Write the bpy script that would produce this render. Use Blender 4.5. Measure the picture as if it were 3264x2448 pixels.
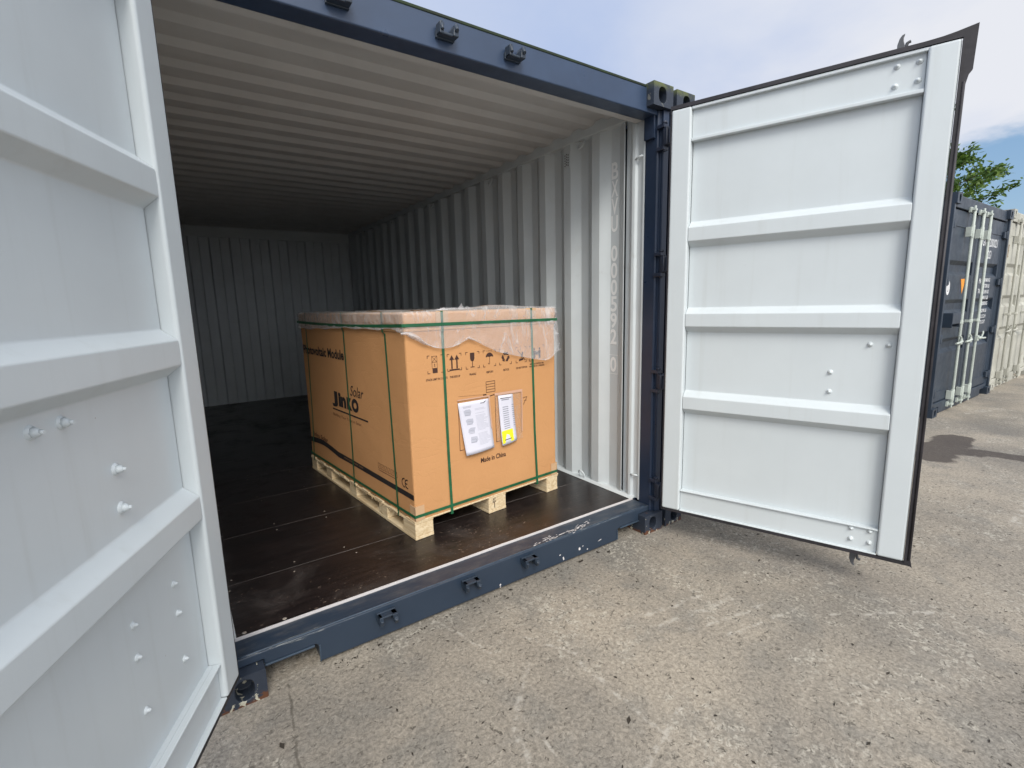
import bpy, bmesh, math, random
from mathutils import Vector, Matrix, noise as mnoise

random.seed(7)
sc = bpy.context.scene
for o in list(bpy.data.objects):
    bpy.data.objects.remove(o)
R = math.radians

# ------------------------------------------------------------------ camera
cam_d = bpy.data.cameras.new('camera')
cam_d.sensor_width = 36.0
cam_d.lens = 17.1295
cam_d.clip_start = 0.05
cam_d.clip_end = 2000
cam = bpy.data.objects.new('camera', cam_d)
sc.collection.objects.link(cam)
CX = Vector((0.82175144, -0.5693043, -0.0248411))
CY = Vector((0.55858459, 0.81336961, -0.16252117))
CZ = Vector((0.11272901, 0.11967615, 0.98639231))
m = Matrix.Identity(4)
for i in range(3):
    m[i][0] = CX[i]; m[i][1] = CZ[i]; m[i][2] = -CY[i]
m[0][3], m[1][3], m[2][3] = -1.1969245, -1.8722375, 1.4341985
cam.matrix_world = m
sc.camera = cam
sc.render.resolution_x, sc.render.resolution_y = 1024, 768

# ------------------------------------------------------------------ world: bright broken cloud over a Nishita sky
SUN_EL = R(42)
SUN_DIR = Vector((-0.35 * math.cos(SUN_EL), -0.937 * math.cos(SUN_EL), math.sin(SUN_EL)))
world = bpy.data.worlds.new('World')
sc.world = world
world.use_nodes = True
wt = world.node_tree
wt.nodes.clear()


def N(t, kind, **kw):
    n = t.nodes.new(kind)
    for k, v in kw.items():
        setattr(n, k, v)
    return n


def math_node(t, op, a, b=None, c=None, clamp=False):
    n = t.nodes.new('ShaderNodeMath'); n.operation = op; n.use_clamp = clamp
    for i, v in enumerate((a, b, c)):
        if v is None: continue
        if hasattr(v, 'is_output'): t.links.new(v, n.inputs[i])
        else: n.inputs[i].default_value = v
    return n.outputs[0]


def vmath(t, op, a, b=None):
    n = t.nodes.new('ShaderNodeVectorMath'); n.operation = op
    for i, v in enumerate((a, b)):
        if v is None: continue
        if hasattr(v, 'is_output'): t.links.new(v, n.inputs[i])
        else: n.inputs[i].default_value = v
    return n


def mix_col(t, fac, a, b, blend='MIX'):
    n = t.nodes.new('ShaderNodeMix'); n.data_type = 'RGBA'; n.blend_type = blend
    for idx, v in ((0, fac), (6, a), (7, b)):
        if hasattr(v, 'is_output'): t.links.new(v, n.inputs[idx])
        elif idx == 0: n.inputs[0].default_value = v
        else: n.inputs[idx].default_value = (*v, 1)
    return n.outputs[2]


def smooth(t, v, lo, hi):
    n = t.nodes.new('ShaderNodeMapRange'); n.interpolation_type = 'SMOOTHSTEP'
    t.links.new(v, n.inputs[0]); n.inputs[1].default_value = lo; n.inputs[2].default_value = hi
    return n.outputs[0]


def noise_tex(t, vec, scale, detail=4, rough=.55, dist=0.0):
    n = t.nodes.new('ShaderNodeTexNoise')
    n.inputs['Scale'].default_value = scale; n.inputs['Detail'].default_value = detail
    n.inputs['Roughness'].default_value = rough; n.inputs['Distortion'].default_value = dist
    if vec is not None: t.links.new(vec, n.inputs['Vector'])
    return n.outputs[0]


sky = N(wt, 'ShaderNodeTexSky', sky_type='NISHITA', sun_disc=False)
sky.sun_elevation = SUN_EL
sky.sun_rotation = math.atan2(SUN_DIR.x, SUN_DIR.y)
tcw = N(wt, 'ShaderNodeTexCoord')
dirv = vmath(wt, 'NORMALIZE', tcw.outputs['Generated']).outputs[0]
sep = N(wt, 'ShaderNodeSeparateXYZ'); wt.links.new(dirv, sep.inputs[0])
zc = math_node(wt, 'ADD', math_node(wt, 'MAXIMUM', sep.outputs[2], 0.0), 0.22)
cmb = N(wt, 'ShaderNodeCombineXYZ')
wt.links.new(math_node(wt, 'DIVIDE', sep.outputs[0], zc), cmb.inputs[0])
wt.links.new(math_node(wt, 'DIVIDE', sep.outputs[1], zc), cmb.inputs[1])
n1 = noise_tex(wt, cmb.outputs[0], 0.9, 5, .5, .3)
n2 = noise_tex(wt, cmb.outputs[0], 2.1, 6, .55, .2)
# cloud shade: lavender-blue thin cloud to white
shade = smooth(wt, math_node(wt, 'ADD', math_node(wt, 'MULTIPLY', n1, .65), math_node(wt, 'MULTIPLY', n2, .35)), .36, .62)
east = smooth(wt, math_node(wt, 'ADD', sep.outputs[0], math_node(wt, 'MULTIPLY', n2, .25)), .72, 1.12)   # whiter cloud towards +x
shade = math_node(wt, 'ADD', math_node(wt, 'MULTIPLY', shade, .30), math_node(wt, 'MULTIPLY', east, .85), clamp=True)
cloud = mix_col(wt, shade, (4.35, 5.45, 8.0), (8.0, 8.2, 8.8))
# the side of the sky where the sun stands behind the cloud is brighter
sd = vmath(wt, 'DOT_PRODUCT', dirv, tuple(SUN_DIR)).outputs[1]
glow = smooth(wt, sd, .35, 1.0)
cloud = mix_col(wt, glow, cloud, (18.5, 18.5, 18.5))
# a hole of blue low in the east
hole = vmath(wt, 'DOT_PRODUCT', dirv, tuple(Vector((0.970, 0.225, 0.085)).normalized())).outputs[1]
hmask = smooth(wt, math_node(wt, 'ADD', hole, math_node(wt, 'MULTIPLY', math_node(wt, 'SUBTRACT', n2, .5), .020)), .9885, .9925)
blue = mix_col(wt, .35, sky.outputs[0], (3.2, 5.9, 9.6))
col = mix_col(wt, hmask, cloud, blue)
bg = N(wt, 'ShaderNodeBackground'); bg.inputs[1].default_value = 0.085
wt.links.new(col, bg.inputs[0])
wo = N(wt, 'ShaderNodeOutputWorld'); wt.links.new(bg.outputs[0], wo.inputs[0])

# ------------------------------------------------------------------ sun behind thin cloud
sun_d = bpy.data.lights.new('sun', 'SUN')
sun_d.energy = 2.2; sun_d.angle = R(24); sun_d.color = (1.0, .95, .88)
sun = bpy.data.objects.new('sun', sun_d); sc.collection.objects.link(sun)
sun.rotation_euler = SUN_DIR.to_track_quat('Z', 'Y').to_euler()

sc.view_settings.view_transform = 'Standard'
sc.view_settings.look = 'None'
sc.view_settings.exposure = 0.25
sc.view_settings.gamma = 1.0
sc.cycles.use_denoising = True
sc.cycles.max_bounces = 10
sc.cycles.diffuse_bounces = 2
sc.cycles.transparent_max_bounces = 16

# ------------------------------------------------------------------ mesh helpers


class MB:
    """collects faces and links them as one mesh object"""

    def __init__(s):
        s.v = []; s.f = []; s.mi = []; s.cur = 0; s.sm = []; s.smooth = False

    def add(s, verts, faces):
        b = len(s.v); s.v += [tuple(p) for p in verts]
        for f in faces:
            s.f.append(tuple(b + i for i in f)); s.mi.append(s.cur); s.sm.append(s.smooth)

    def box(s, a, b, M=None):
        x0, y0, z0 = a; x1, y1, z1 = b
        v = [Vector(p) for p in ((x0, y0, z0), (x1, y0, z0), (x1, y1, z0), (x0, y1, z0), (x0, y0, z1), (x1, y0, z1), (x1, y1, z1), (x0, y1, z1))]
        if M: v = [M @ p for p in v]
        s.add(v, [(0, 3, 2, 1), (4, 5, 6, 7), (0, 1, 5, 4), (1, 2, 6, 5), (2, 3, 7, 6), (3, 0, 4, 7)])

    def prism(s, poly, axis, a, b):
        """polygon in the two other axes (cyclic order y,z / x,z / x,y) extruded along axis"""
        def mk(p, t):
            return (t, p[0], p[1]) if axis == 0 else (p[0], t, p[1]) if axis == 1 else (p[0], p[1], t)
        n = len(poly)
        v = [mk(p, a) for p in poly] + [mk(p, b) for p in poly]
        s.add(v, [tuple(range(n))[::-1], tuple(range(n, 2 * n))] + [(i, (i + 1) % n, n + (i + 1) % n, n + i) for i in range(n)])

    def sheet(s, line, axis, a, b, th, dirv):
        """open polyline extruded along axis, given thickness th along dirv (2d): front faces slot 0, the rest slot 1"""
        def mk(p, t):
            return (t, p[0], p[1]) if axis == 0 else (p[0], t, p[1]) if axis == 1 else (p[0], p[1], t)
        n = len(line)
        off = [(p[0] + dirv[0] * th, p[1] + dirv[1] * th) for p in line]
        v = [mk(p, a) for p in line] + [mk(p, b) for p in line] + [mk(p, a) for p in off] + [mk(p, b) for p in off]
        s.cur = 0
        s.add(v, [(i, i + 1, n + i + 1, n + i) for i in range(n - 1)])
        s.cur = 1
        s.add(v, [(2 * n + i, 2 * n + i + 1, 3 * n + i + 1, 3 * n + i) for i in range(n - 1)])
        s.cur = 0
        s.add(v, [(0, n, 3 * n, 2 * n), (n - 1, 2 * n - 1, 4 * n - 1, 3 * n - 1)])
        s.cur = 1
        s.add(v, [(i, i + 1, 2 * n + i + 1, 2 * n + i) for i in range(n - 1)] + [(n + i, n + i + 1, 3 * n + i + 1, 3 * n + i) for i in range(n - 1)])
        s.cur = 0

    def tube(s, pts, r, n=10, closed=False, caps=True):
        pts = [Vector(p) for p in pts]
        rs = r if isinstance(r, (list, tuple)) else [r] * len(pts)
        rings = []; up = None
        L = len(pts)
        for i, p in enumerate(pts):
            if closed: d = pts[(i + 1) % L] - pts[i - 1]
            else: d = pts[min(i + 1, L - 1)] - pts[max(i - 1, 0)]
            d.normalize()
            if up is None:
                up = Vector((0, 0, 1)) if abs(d.z) < .9 else Vector((1, 0, 0))
            a = d.cross(up)
            if a.length < 1e-5: a = d.orthogonal()
            a.normalize(); b = a.cross(d).normalized(); up = b
            rings.append([p + (a * math.cos(2 * math.pi * k / n) + b * math.sin(2 * math.pi * k / n)) * rs[i] for k in range(n)])
        v = [q for ring in rings for q in ring]
        f = []
        for i in range(L - (0 if closed else 1)):
            j = (i + 1) % L
            f += [(i * n + k, i * n + (k + 1) % n, j * n + (k + 1) % n, j * n + k) for k in range(n)]
        old = s.smooth; s.smooth = True
        s.add(v, f)
        s.smooth = old
        if caps and not closed:
            s.add(rings[0], [tuple(range(n))[::-1]]); s.add(rings[-1], [tuple(range(n))])

    def dome(s, c, nrm, r, h, n=12, rings=4):
        nrm = Vector(nrm).normalized(); a = nrm.orthogonal().normalized(); b = nrm.cross(a); c = Vector(c)
        v = []; f = []
        for i in range(rings):
            t = i / rings * math.pi / 2
            for k in range(n):
                an = 2 * math.pi * k / n
                v.append(c + (a * math.cos(an) + b * math.sin(an)) * r * math.cos(t) + nrm * h * math.sin(t))
        v.append(c + nrm * h)
        for i in range(rings - 1):
            f += [(i * n + k, i * n + (k + 1) % n, (i + 1) * n + (k + 1) % n, (i + 1) * n + k) for k in range(n)]
        f += [((rings - 1) * n + k, (rings - 1) * n + (k + 1) % n, rings * n) for k in range(n)]
        old = s.smooth; s.smooth = True; s.add(v, f); s.smooth = old

    def plate_hole(s, O, U, V, W, w, h, hc, hr, depth, n=20):
        """rectangle w x h in plane O+U+V with an oval hole (centre hc, radii hr), a tube of given depth along W and a bottom"""
        O, U, V, W = map(Vector, (O, U, V, W))
        angs = sorted(set([2 * math.pi * k / n for k in range(n)] + [math.atan2(y - hc[1], x - hc[0]) % (2 * math.pi) for x in (0, w) for y in (0, h)]))
        outer = []; inner = []
        for a in angs:
            ca, sa = math.cos(a), math.sin(a)
            t = min([q for q in ((w - hc[0]) / ca if ca > 1e-9 else 1e9, -hc[0] / ca if ca < -1e-9 else 1e9,
                                 (h - hc[1]) / sa if sa > 1e-9 else 1e9, -hc[1] / sa if sa < -1e-9 else 1e9)])
            outer.append((hc[0] + t * ca, hc[1] + t * sa))
            e = 2.6
            rr = (abs(ca / hr[0]) ** e + abs(sa / hr[1]) ** e) ** (-1 / e)
            inner.append((hc[0] + rr * ca, hc[1] + rr * sa))
        k = len(angs)
        P = lambda p, d=0: O + U * p[0] + V * p[1] + W * d
        v = [P(p) for p in outer] + [P(p) for p in inner] + [P(p, depth) for p in inner]
        f = [(i, (i + 1) % k, k + (i + 1) % k, k + i) for i in range(k)] + [(k + i, k + (i + 1) % k, 2 * k + (i + 1) % k, 2 * k + i) for i in range(k)]
        f.append(tuple(range(2 * k, 3 * k)))
        s.add(v, f)

    def ribbon(s, pts2, w, place):
        """flat stroke of width w along 2d points, mapped by place(x, y)"""
        for (x0, y0), (x1, y1) in zip(pts2[:-1], pts2[1:]):
            d = Vector((x1 - x0, y1 - y0))
            if d.length < 1e-7: continue
            d.normalize(); q = Vector((-d.y, d.x)) * w / 2; e = d * w * .35
            s.add([place(x0 - e.x + q.x, y0 - e.y + q.y), place(x0 - e.x - q.x, y0 - e.y - q.y), place(x1 + e.x - q.x, y1 + e.y - q.y), place(x1 + e.x + q.x, y1 + e.y + q.y)], [(0, 1, 2, 3)])

    def poly(s, pts2, place):
        s.add([place(*p) for p in pts2], [tuple(range(len(pts2)))])

    def build(s, name, mats, parent=None, bevel=0, recalc=True, seg=2, loc=None):
        me = bpy.data.meshes.new(name)
        me.from_pydata(s.v, [], s.f)
        if not isinstance(mats, (list, tuple)): mats = [mats]
        for mt in mats: me.materials.append(mt)
        me.polygons.foreach_set('material_index', s.mi)
        me.polygons.foreach_set('use_smooth', s.sm)
        if recalc:
            bm = bmesh.new(); bm.from_mesh(me)
            bmesh.ops.remove_doubles(bm, verts=bm.verts, dist=1e-5)
            bmesh.ops.recalc_face_normals(bm, faces=bm.faces)
            bm.to_mesh(me); bm.free()
        me.update()
        o = bpy.data.objects.new(name, me)
        sc.collection.objects.link(o)
        if parent: o.parent = parent
        if loc: o.location = loc
        if bevel:
            b = o.modifiers.new('bevel', 'BEVEL'); b.width = bevel; b.segments = seg; b.limit_method = 'ANGLE'; b.angle_limit = R(35)
            b.harden_normals = False
        return o


def tag(o, label=None, cat=None, group=None, kind=None):
    if label: o['label'] = label
    if cat: o['category'] = cat
    if group: o['group'] = group
    if kind: o['kind'] = kind
    return o


def empty(name, loc, rz=0.0, parent=None):
    o = bpy.data.objects.new(name, None); sc.collection.objects.link(o)
    o.empty_display_size = .2
    o.location = loc; o.rotation_euler = (0, 0, rz)
    if parent: o.parent = parent
    return o


_text_cache = {}


def text_polys(txt, bold=0.0, shear=0.0):
    key = (txt, bold, shear)
    if key not in _text_cache:
        cu = bpy.data.curves.new('t', 'FONT'); cu.body = txt; cu.size = 1.0; cu.offset = bold; cu.shear = shear
        cu.resolution_u = 4; cu.fill_mode = 'BOTH'
        ob = bpy.data.objects.new('t', cu)
        me = bpy.data.meshes.new_from_object(ob)
        v = [(p.co.x, p.co.y) for p in me.vertices]; f = [tuple(p.vertices) for p in me.polygons]
        bpy.data.objects.remove(ob); bpy.data.curves.remove(cu); bpy.data.meshes.remove(me)
        _text_cache[key] = (v, f)
    return _text_cache[key]


def add_text(mb, txt, rect, place, bold=0.0, shear=0.0):
    """fit txt into rect (x0,x1,y0,y1) of a plane, place(x,y)->3d"""
    v, f = text_polys(txt, bold, shear)
    xs = [p[0] for p in v]; ys = [p[1] for p in v]
    x0, x1, y0, y1 = rect
    ax, bx, ay, by = min(xs), max(xs), min(ys), max(ys)
    mb.add([place(x0 + (p[0] - ax) / (bx - ax) * (x1 - x0), y0 + (p[1] - ay) / (by - ay) * (y1 - y0)) for p in v], f)


# ------------------------------------------------------------------ materials
def mat_base(name, rough=.5, metal=0.0):
    mt = bpy.data.materials.new(name); mt.use_nodes = True
    t = mt.node_tree; b = t.nodes['Principled BSDF']
    b.inputs['Roughness'].default_value = rough; b.inputs['Metallic'].default_value = metal
    return mt, t, b


def objco(t):
    return N(t, 'ShaderNodeTexCoord').outputs['Object']


def scaled(t, vec, s):
    n = N(t, 'ShaderNodeMapping'); n.inputs['Scale'].default_value = s; t.links.new(vec, n.inputs[0]); return n.outputs[0]


def bump(t, b, h, strength, dist=.01):
    n = N(t, 'ShaderNodeBump'); n.inputs['Strength'].default_value = strength; n.inputs['Distance'].default_value = dist
    t.links.new(h, n.inputs['Height']); t.links.new(n.outputs[0], b.inputs['Normal'])


def paint(name, c, rough=.42, vary=.12, dirt=None, dirt_amt=0.0, peel=.06, scale=3.0, wave=.05, spec=.5):
    """sprayed steel paint: mottled tone, orange peel, optional grime or rust in patches"""
    mt, t, b = mat_base(name, rough)
    co = objco(t)
    a = noise_tex(t, co, scale, 5, .6)
    cc = mix_col(t, smooth(t, a, .3, .7), tuple(x * (1 - vary) for x in c), tuple(min(1, x * (1 + vary * .6)) for x in c))
    if dirt:
        d = smooth(t, noise_tex(t, co, 5.5, 8, .68, .6), .60, .72)
        cc = mix_col(t, math_node(t, 'MULTIPLY', d, dirt_amt), cc, dirt)
    t.links.new(cc, b.inputs['Base Color'])
    b.inputs['Specular IOR Level'].default_value = spec
    h = math_node(t, 'ADD', math_node(t, 'MULTIPLY', noise_tex(t, co, 260, 2, .5), peel), math_node(t, 'MULTIPLY', noise_tex(t, co, 2.2, 2, .5), wave * 10))
    r = smooth(t, noise_tex(t, co, 9, 4, .6), .2, .8)
    mr = N(t, 'ShaderNodeMapRange'); t.links.new(r, mr.inputs[0]); mr.inputs[3].default_value = rough - .08; mr.inputs[4].default_value = rough + .1
    t.links.new(mr.outputs[0], b.inputs['Roughness'])
    bump(t, b, h, .25, .004)
    return mt


M = {}
M['white'] = paint('white_door_paint', (.55, .615, .655), .40, .03, (.42, .42, .36), .10)
M['wall'] = paint('grey_white_wall_paint', (.60, .65, .67), .45, .05, (.38, .38, .35), .18)
M['roof'] = paint('roof_paint', (.53, .53, .525), .55, .06, (.35, .33, .29), .25)
M['navy'] = paint('navy_paint', (.017, .030, .060), .34, .16, (.10, .10, .10), .10)
M['navyhead'] = paint('skylit_navy_paint', (.033, .056, .106), .34, .14, (.10, .10, .10), .10)  # same navy paint, lightened to carry the skylight on the header in its colour
M['navyfar'] = paint('navy_paint_dusty', (.023, .036, .056), .42, .18, (.09, .09, .085), .25)
M['cream'] = paint('weathered_cream_paint', (.42, .42, .37), .6, .18, (.22, .14, .08), .7, scale=2.0)
M['letter'] = paint('white_lettering', (.88, .90, .90), .45, .02)
M['stencil'] = paint('white_stencil', (.60, .62, .64), .5, .05)
M['galv'] = paint('galvanised_steel', (.46, .51, .47), .38, .12, (.40, .40, .36), .3, scale=12)
M['hinge'] = paint('black_navy_steel', (.020, .028, .050), .35, .15)
M['rustmark'] = paint('brown_marker', (.16, .085, .03), .7, .2)
M['beadnavy'] = paint('highlit_navy_edge', (.040, .062, .092), .32, .2, (.25, .26, .26), .5, scale=12)  # lighter navy paints the edge highlight onto the sill bead and cutout lips
M['moss'] = paint('mossy_edge', (.016, .030, .012), .8, .5, (.09, .12, .02), .6, scale=9)
M['orange'] = paint('orange_sticker', (.80, .30, .02), .5, .05)
M['whitestick'] = paint('white_sticker', (.78, .79, .80), .5, .02)
M['greystick'] = paint('grey_print', (.20, .21, .22), .5, .05)
M['ink'] = paint('black_ink', (.018, .014, .014), .7, .1, peel=0)
M['brownink'] = paint('brown_ink', (.050, .020, .013), .75, .1, peel=0)
M['faintink'] = paint('faint_brown_ink', (.16, .062, .028), .75, .1, peel=0)
M['tanink'] = paint('tan_knockout', (.30, .16, .075), .75, .1, peel=0)


def m_door():
    """white door paint: faint run-down grime, handling scuffs and a few rust pricks"""
    mt, t, b = mat_base('white_door_paint', .4)
    co = objco(t)
    cc = mix_col(t, smooth(t, noise_tex(t, co, 2.5, 5, .6), .3, .7), (.550, .600, .622), (.578, .630, .652))
    run = smooth(t, noise_tex(t, scaled(t, co, (14, 14, .7)), 1.3, 5, .6), .52, .78)
    cc = mix_col(t, math_node(t, 'MULTIPLY', run, .16), cc, (.36, .37, .34))
    scf = math_node(t, 'MULTIPLY', smooth(t, noise_tex(t, scaled(t, co, (3, 3, 24)), 2.2, 6, .7, .8), .66, .74), smooth(t, noise_tex(t, co, 1.7, 2, .5), .5, .7))
    cc = mix_col(t, math_node(t, 'MULTIPLY', scf, .22), cc, (.25, .26, .26))
    pr_ = math_node(t, 'MULTIPLY', smooth(t, noise_tex(t, co, 75, 2, .5), .775, .80), smooth(t, noise_tex(t, co, 2.3, 2, .5), .52, .66))
    cc = mix_col(t, math_node(t, 'MULTIPLY', pr_, .8), cc, (.16, .10, .06))
    t.links.new(cc, b.inputs['Base Color'])
    h = math_node(t, 'ADD', math_node(t, 'MULTIPLY', noise_tex(t, co, 240, 2, .5), .06), math_node(t, 'MULTIPLY', noise_tex(t, co, 2.4, 2, .5), 1.1))
    bump(t, b, h, .3, .005)
    return mt


M['white'] = m_door()


def m_casting():
    mt, t, b = mat_base('corner_casting_worn', .45)
    co = objco(t)
    a = noise_tex(t, co, 4, 5, .6)
    cc = mix_col(t, a, (.014, .021, .036), (.032, .042, .060))
    sp = N(t, 'ShaderNodeSeparateXYZ'); t.links.new(co, sp.inputs[0])
    n = noise_tex(t, co, 21, 6, .65, .4)
    low = smooth(t, sp.outputs[2], .040, .0)
    band_ = smooth(t, sp.outputs[2], .3, .2)
    rust = smooth(t, math_node(t, 'ADD', n, math_node(t, 'MULTIPLY', low, .24)), .65, .72)
    cc = mix_col(t, math_node(t, 'MULTIPLY', rust, band_), cc, (.105, .042, .020))
    chip = smooth(t, math_node(t, 'ADD', noise_tex(t, co, 24, 5, .6, .6), math_node(t, 'MULTIPLY', low, .10)), .645, .665)
    cc = mix_col(t, math_node(t, 'MULTIPLY', chip, math_node(t, 'ADD', .25, math_node(t, 'MULTIPLY', band_, .65))), cc, (.48, .46, .36))
    moss = math_node(t, 'MULTIPLY', smooth(t, sp.outputs[2], 2.55, 2.588), smooth(t, noise_tex(t, co, 15, 5, .65), .38, .58))
    cc = mix_col(t, math_node(t, 'MULTIPLY', moss, .8), cc, (.12, .14, .035))
    t.links.new(cc, b.inputs['Base Color'])
    b.inputs['Roughness'].default_value = .5
    bump(t, b, noise_tex(t, co, 60, 4, .6), .35, .006)
    return mt


M['casting'] = m_casting()


def m_sill():
    """navy sill with pale scuffs where things were dragged over its edge"""
    mt, t, b = mat_base('scuffed_navy_paint', .38)
    co = objco(t)
    a = noise_tex(t, co, 3, 5, .6)
    cc = mix_col(t, a, (.014, .026, .048), (.030, .046, .070))
    sp = N(t, 'ShaderNodeSeparateXYZ'); t.links.new(co, sp.inputs[0])
    st = scaled(t, co, (5, 90, 90))
    n = noise_tex(t, st, 1.6, 6, .7, .5)
    edge = math_node(t, 'MULTIPLY', smooth(t, sp.outputs[1], .125, .055), smooth(t, sp.outputs[2], .128, .150))
    patch = smooth(t, noise_tex(t, co, 2.6, 2, .5), .46, .66)
    s1 = smooth(t, math_node(t, 'ADD', n, math_node(t, 'MULTIPLY', math_node(t, 'MULTIPLY', edge, patch), .17)), .72, .80)
    cc = mix_col(t, math_node(t, 'MULTIPLY', s1, .6), cc, (.46, .47, .43))
    top = smooth(t, sp.outputs[2], .1535, .1545)
    dust = math_node(t, 'MULTIPLY', top, smooth(t, noise_tex(t, scaled(t, co, (6, 22, 1)), 1.5, 6, .65), .42, .75))
    cc = mix_col(t, math_node(t, 'MULTIPLY', dust, .5), cc, (.11, .11, .115))
    t.links.new(cc, b.inputs['Base Color'])
    bump(t, b, noise_tex(t, co, 240, 2, .5), .15, .003)
    return mt


M['sill'] = m_sill()


def m_floor():
    mt, t, b = mat_base('dark_plywood_floor', .4)
    co = objco(t)
    spx = N(t, 'ShaderNodeSeparateXYZ'); t.links.new(co, spx.inputs[0])
    wear = math_node(t, 'ADD', .15, math_node(t, 'MULTIPLY', smooth(t, spx.outputs[1], 1.1, .3), .85))      # trodden strip inside the doorway
    g = noise_tex(t, scaled(t, co, (1.2, 14, 14)), 2.5, 6, .65, .4)
    cc = mix_col(t, smooth(t, g, .3, .75), (.010, .008, .008), (.024, .017, .016))
    dust = smooth(t, noise_tex(t, co, 3.2, 6, .7, .5), .46, .78)
    cc = mix_col(t, math_node(t, 'MULTIPLY', math_node(t, 'MULTIPLY', dust, wear), .5), cc, (.082, .070, .064))
    sp = smooth(t, noise_tex(t, scaled(t, co, (1, 1.6, 1)), 48, 3, .6, .4), .64, .70)
    area = math_node(t, 'MULTIPLY', smooth(t, noise_tex(t, co, 2.6, 4, .6), .42, .62), wear)
    cc = mix_col(t, math_node(t, 'MULTIPLY', math_node(t, 'MULTIPLY', sp, area), .8), cc, (.24, .18, .14))
    t.links.new(cc, b.inputs['Base Color'])
    r = N(t, 'ShaderNodeMapRange'); t.links.new(dust, r.inputs[0]); r.inputs[3].default_value = .29; r.inputs[4].default_value = .6
    t.links.new(r.outputs[0], b.inputs['Roughness'])
    bump(t, b, math_node(t, 'ADD', g, math_node(t, 'MULTIPLY', noise_tex(t, co, 40, 4, .6), .5)), .15, .006)
    return mt


M['floor'] = m_floor()
M['seam'] = paint('pale_floor_joint', (.20, .18, .17), .8, .5, scale=9)
M['strip'] = paint('pale_sill_strip', (.62, .60, .60), .5, .08)
M['screw'] = paint('screw_head', (.35, .31, .26), .4, .1)


def m_rubber():
    mt, t, b = mat_base('black_rubber_gasket', .55)
    co = objco(t)
    a = noise_tex(t, co, 7, 6, .65)
    cc = mix_col(t, smooth(t, a, .35, .75), (.014, .013, .016), (.036, .033, .040))
    t.links.new(cc, b.inputs['Base Color'])
    bump(t, b, noise_tex(t, co, 30, 4, .6), .2, .004)
    return mt


M['rubber'] = m_rubber()


M['rodgrey'] = paint('dull_dark_zinc', (.085, .09, .10), .45, .3, (.4, .4, .36), .3, scale=14)


def m_card(name, c1, c2, seed=0.0):
    mt, t, b = mat_base(name, .78)
    co = objco(t)
    mp = N(t, 'ShaderNodeMapping'); mp.inputs['Location'].default_value = (seed, seed, 0); t.links.new(co, mp.inputs[0])
    co = mp.outputs[0]
    a = noise_tex(t, co, 2.2, 6, .6, .2)
    f = noise_tex(t, scaled(t, co, (1, 1, .22)), 210, 3, .7)
    cc = mix_col(t, math_node(t, 'ADD', math_node(t, 'MULTIPLY', a, .7), math_node(t, 'MULTIPLY', f, .3)), c1, c2)
    t.links.new(cc, b.inputs['Base Color'])
    b.inputs['Specular IOR Level'].default_value = .25
    cr = noise_tex(t, scaled(t, co, (1.1, 1.1, 3.4)), 2.0, 3, .5, .8)
    ridge = math_node(t, 'ABSOLUTE', math_node(t, 'SUBTRACT', cr, .5))
    ridge = smooth(t, ridge, .0, .012)
    h = math_node(t, 'ADD', math_node(t, 'ADD', math_node(t, 'MULTIPLY', f, .10), math_node(t, 'MULTIPLY', a, 1.6)), math_node(t, 'MULTIPLY', ridge, .08))
    bump(t, b, h, .55, .010)
    return mt


M['card'] = m_card('brown_corrugated_card', (.50, .250, .103), (.64, .340, .150))
M['cardlid'] = m_card('lid_card', (.57, .31, .135), (.66, .37, .175), 3.0)
M['protector'] = m_card('pale_card_angle', (.52, .33, .18), (.60, .40, .24), 5.0)


def m_wood():
    mt, t, b = mat_base('raw_pine', .7)
    co = objco(t)
    g = noise_tex(t, scaled(t, co, (26, 3.0, 34)), 1.4, 5, .6, .9)
    cc = mix_col(t, smooth(t, g, .34, .68), (.60, .45, .26), (.76, .63, .42))
    k = smooth(t, noise_tex(t, scaled(t, co, (5, 2, 9)), 2.3, 3, .5, 1.5), .66, .72)
    cc = mix_col(t, math_node(t, 'MULTIPLY', k, .55), cc, (.36, .21, .09))
    t.links.new(cc, b.inputs['Base Color'])
    bump(t, b, g, .3, .004)
    return mt


M['wood'] = m_wood()
M['strap'] = paint('green_strap', (.015, .115, .050), .38, .2, scale=14, peel=.2)


def m_film():
    mt, t, b = mat_base('clear_plastic_film', .13)
    co = objco(t)
    out = t.nodes['Material Output']
    b.inputs['Base Color'].default_value = (.80, .81, .83, 1)
    b.inputs['Specular IOR Level'].default_value = .8
    n = noise_tex(t, scaled(t, co, (1, 1, .6)), 9, 5, .65, 1.2)
    bump(t, b, n, 1.0, .018)
    tr = N(t, 'ShaderNodeBsdfTransparent'); tr.inputs[0].default_value = (.97, .96, .96, 1)
    fr = N(t, 'ShaderNodeLayerWeight'); fr.inputs[0].default_value = .45
    fac = math_node(t, 'ADD', .18, math_node(t, 'ADD', math_node(t, 'MULTIPLY', fr.outputs[1], .35),
                    math_node(t, 'MULTIPLY', smooth(t, noise_tex(t, scaled(t, co, (1, 1, .45)), 7, 6, .7, 1.6), .50, .74), .36)), clamp=True)
    mx = N(t, 'ShaderNodeMixShader'); t.links.new(fac, mx.inputs[0]); t.links.new(tr.outputs[0], mx.inputs[1]); t.links.new(b.outputs[0], mx.inputs[2])
    t.links.new(mx.outputs[0], out.inputs[0])
    return mt


M['film'] = m_film()


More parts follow.
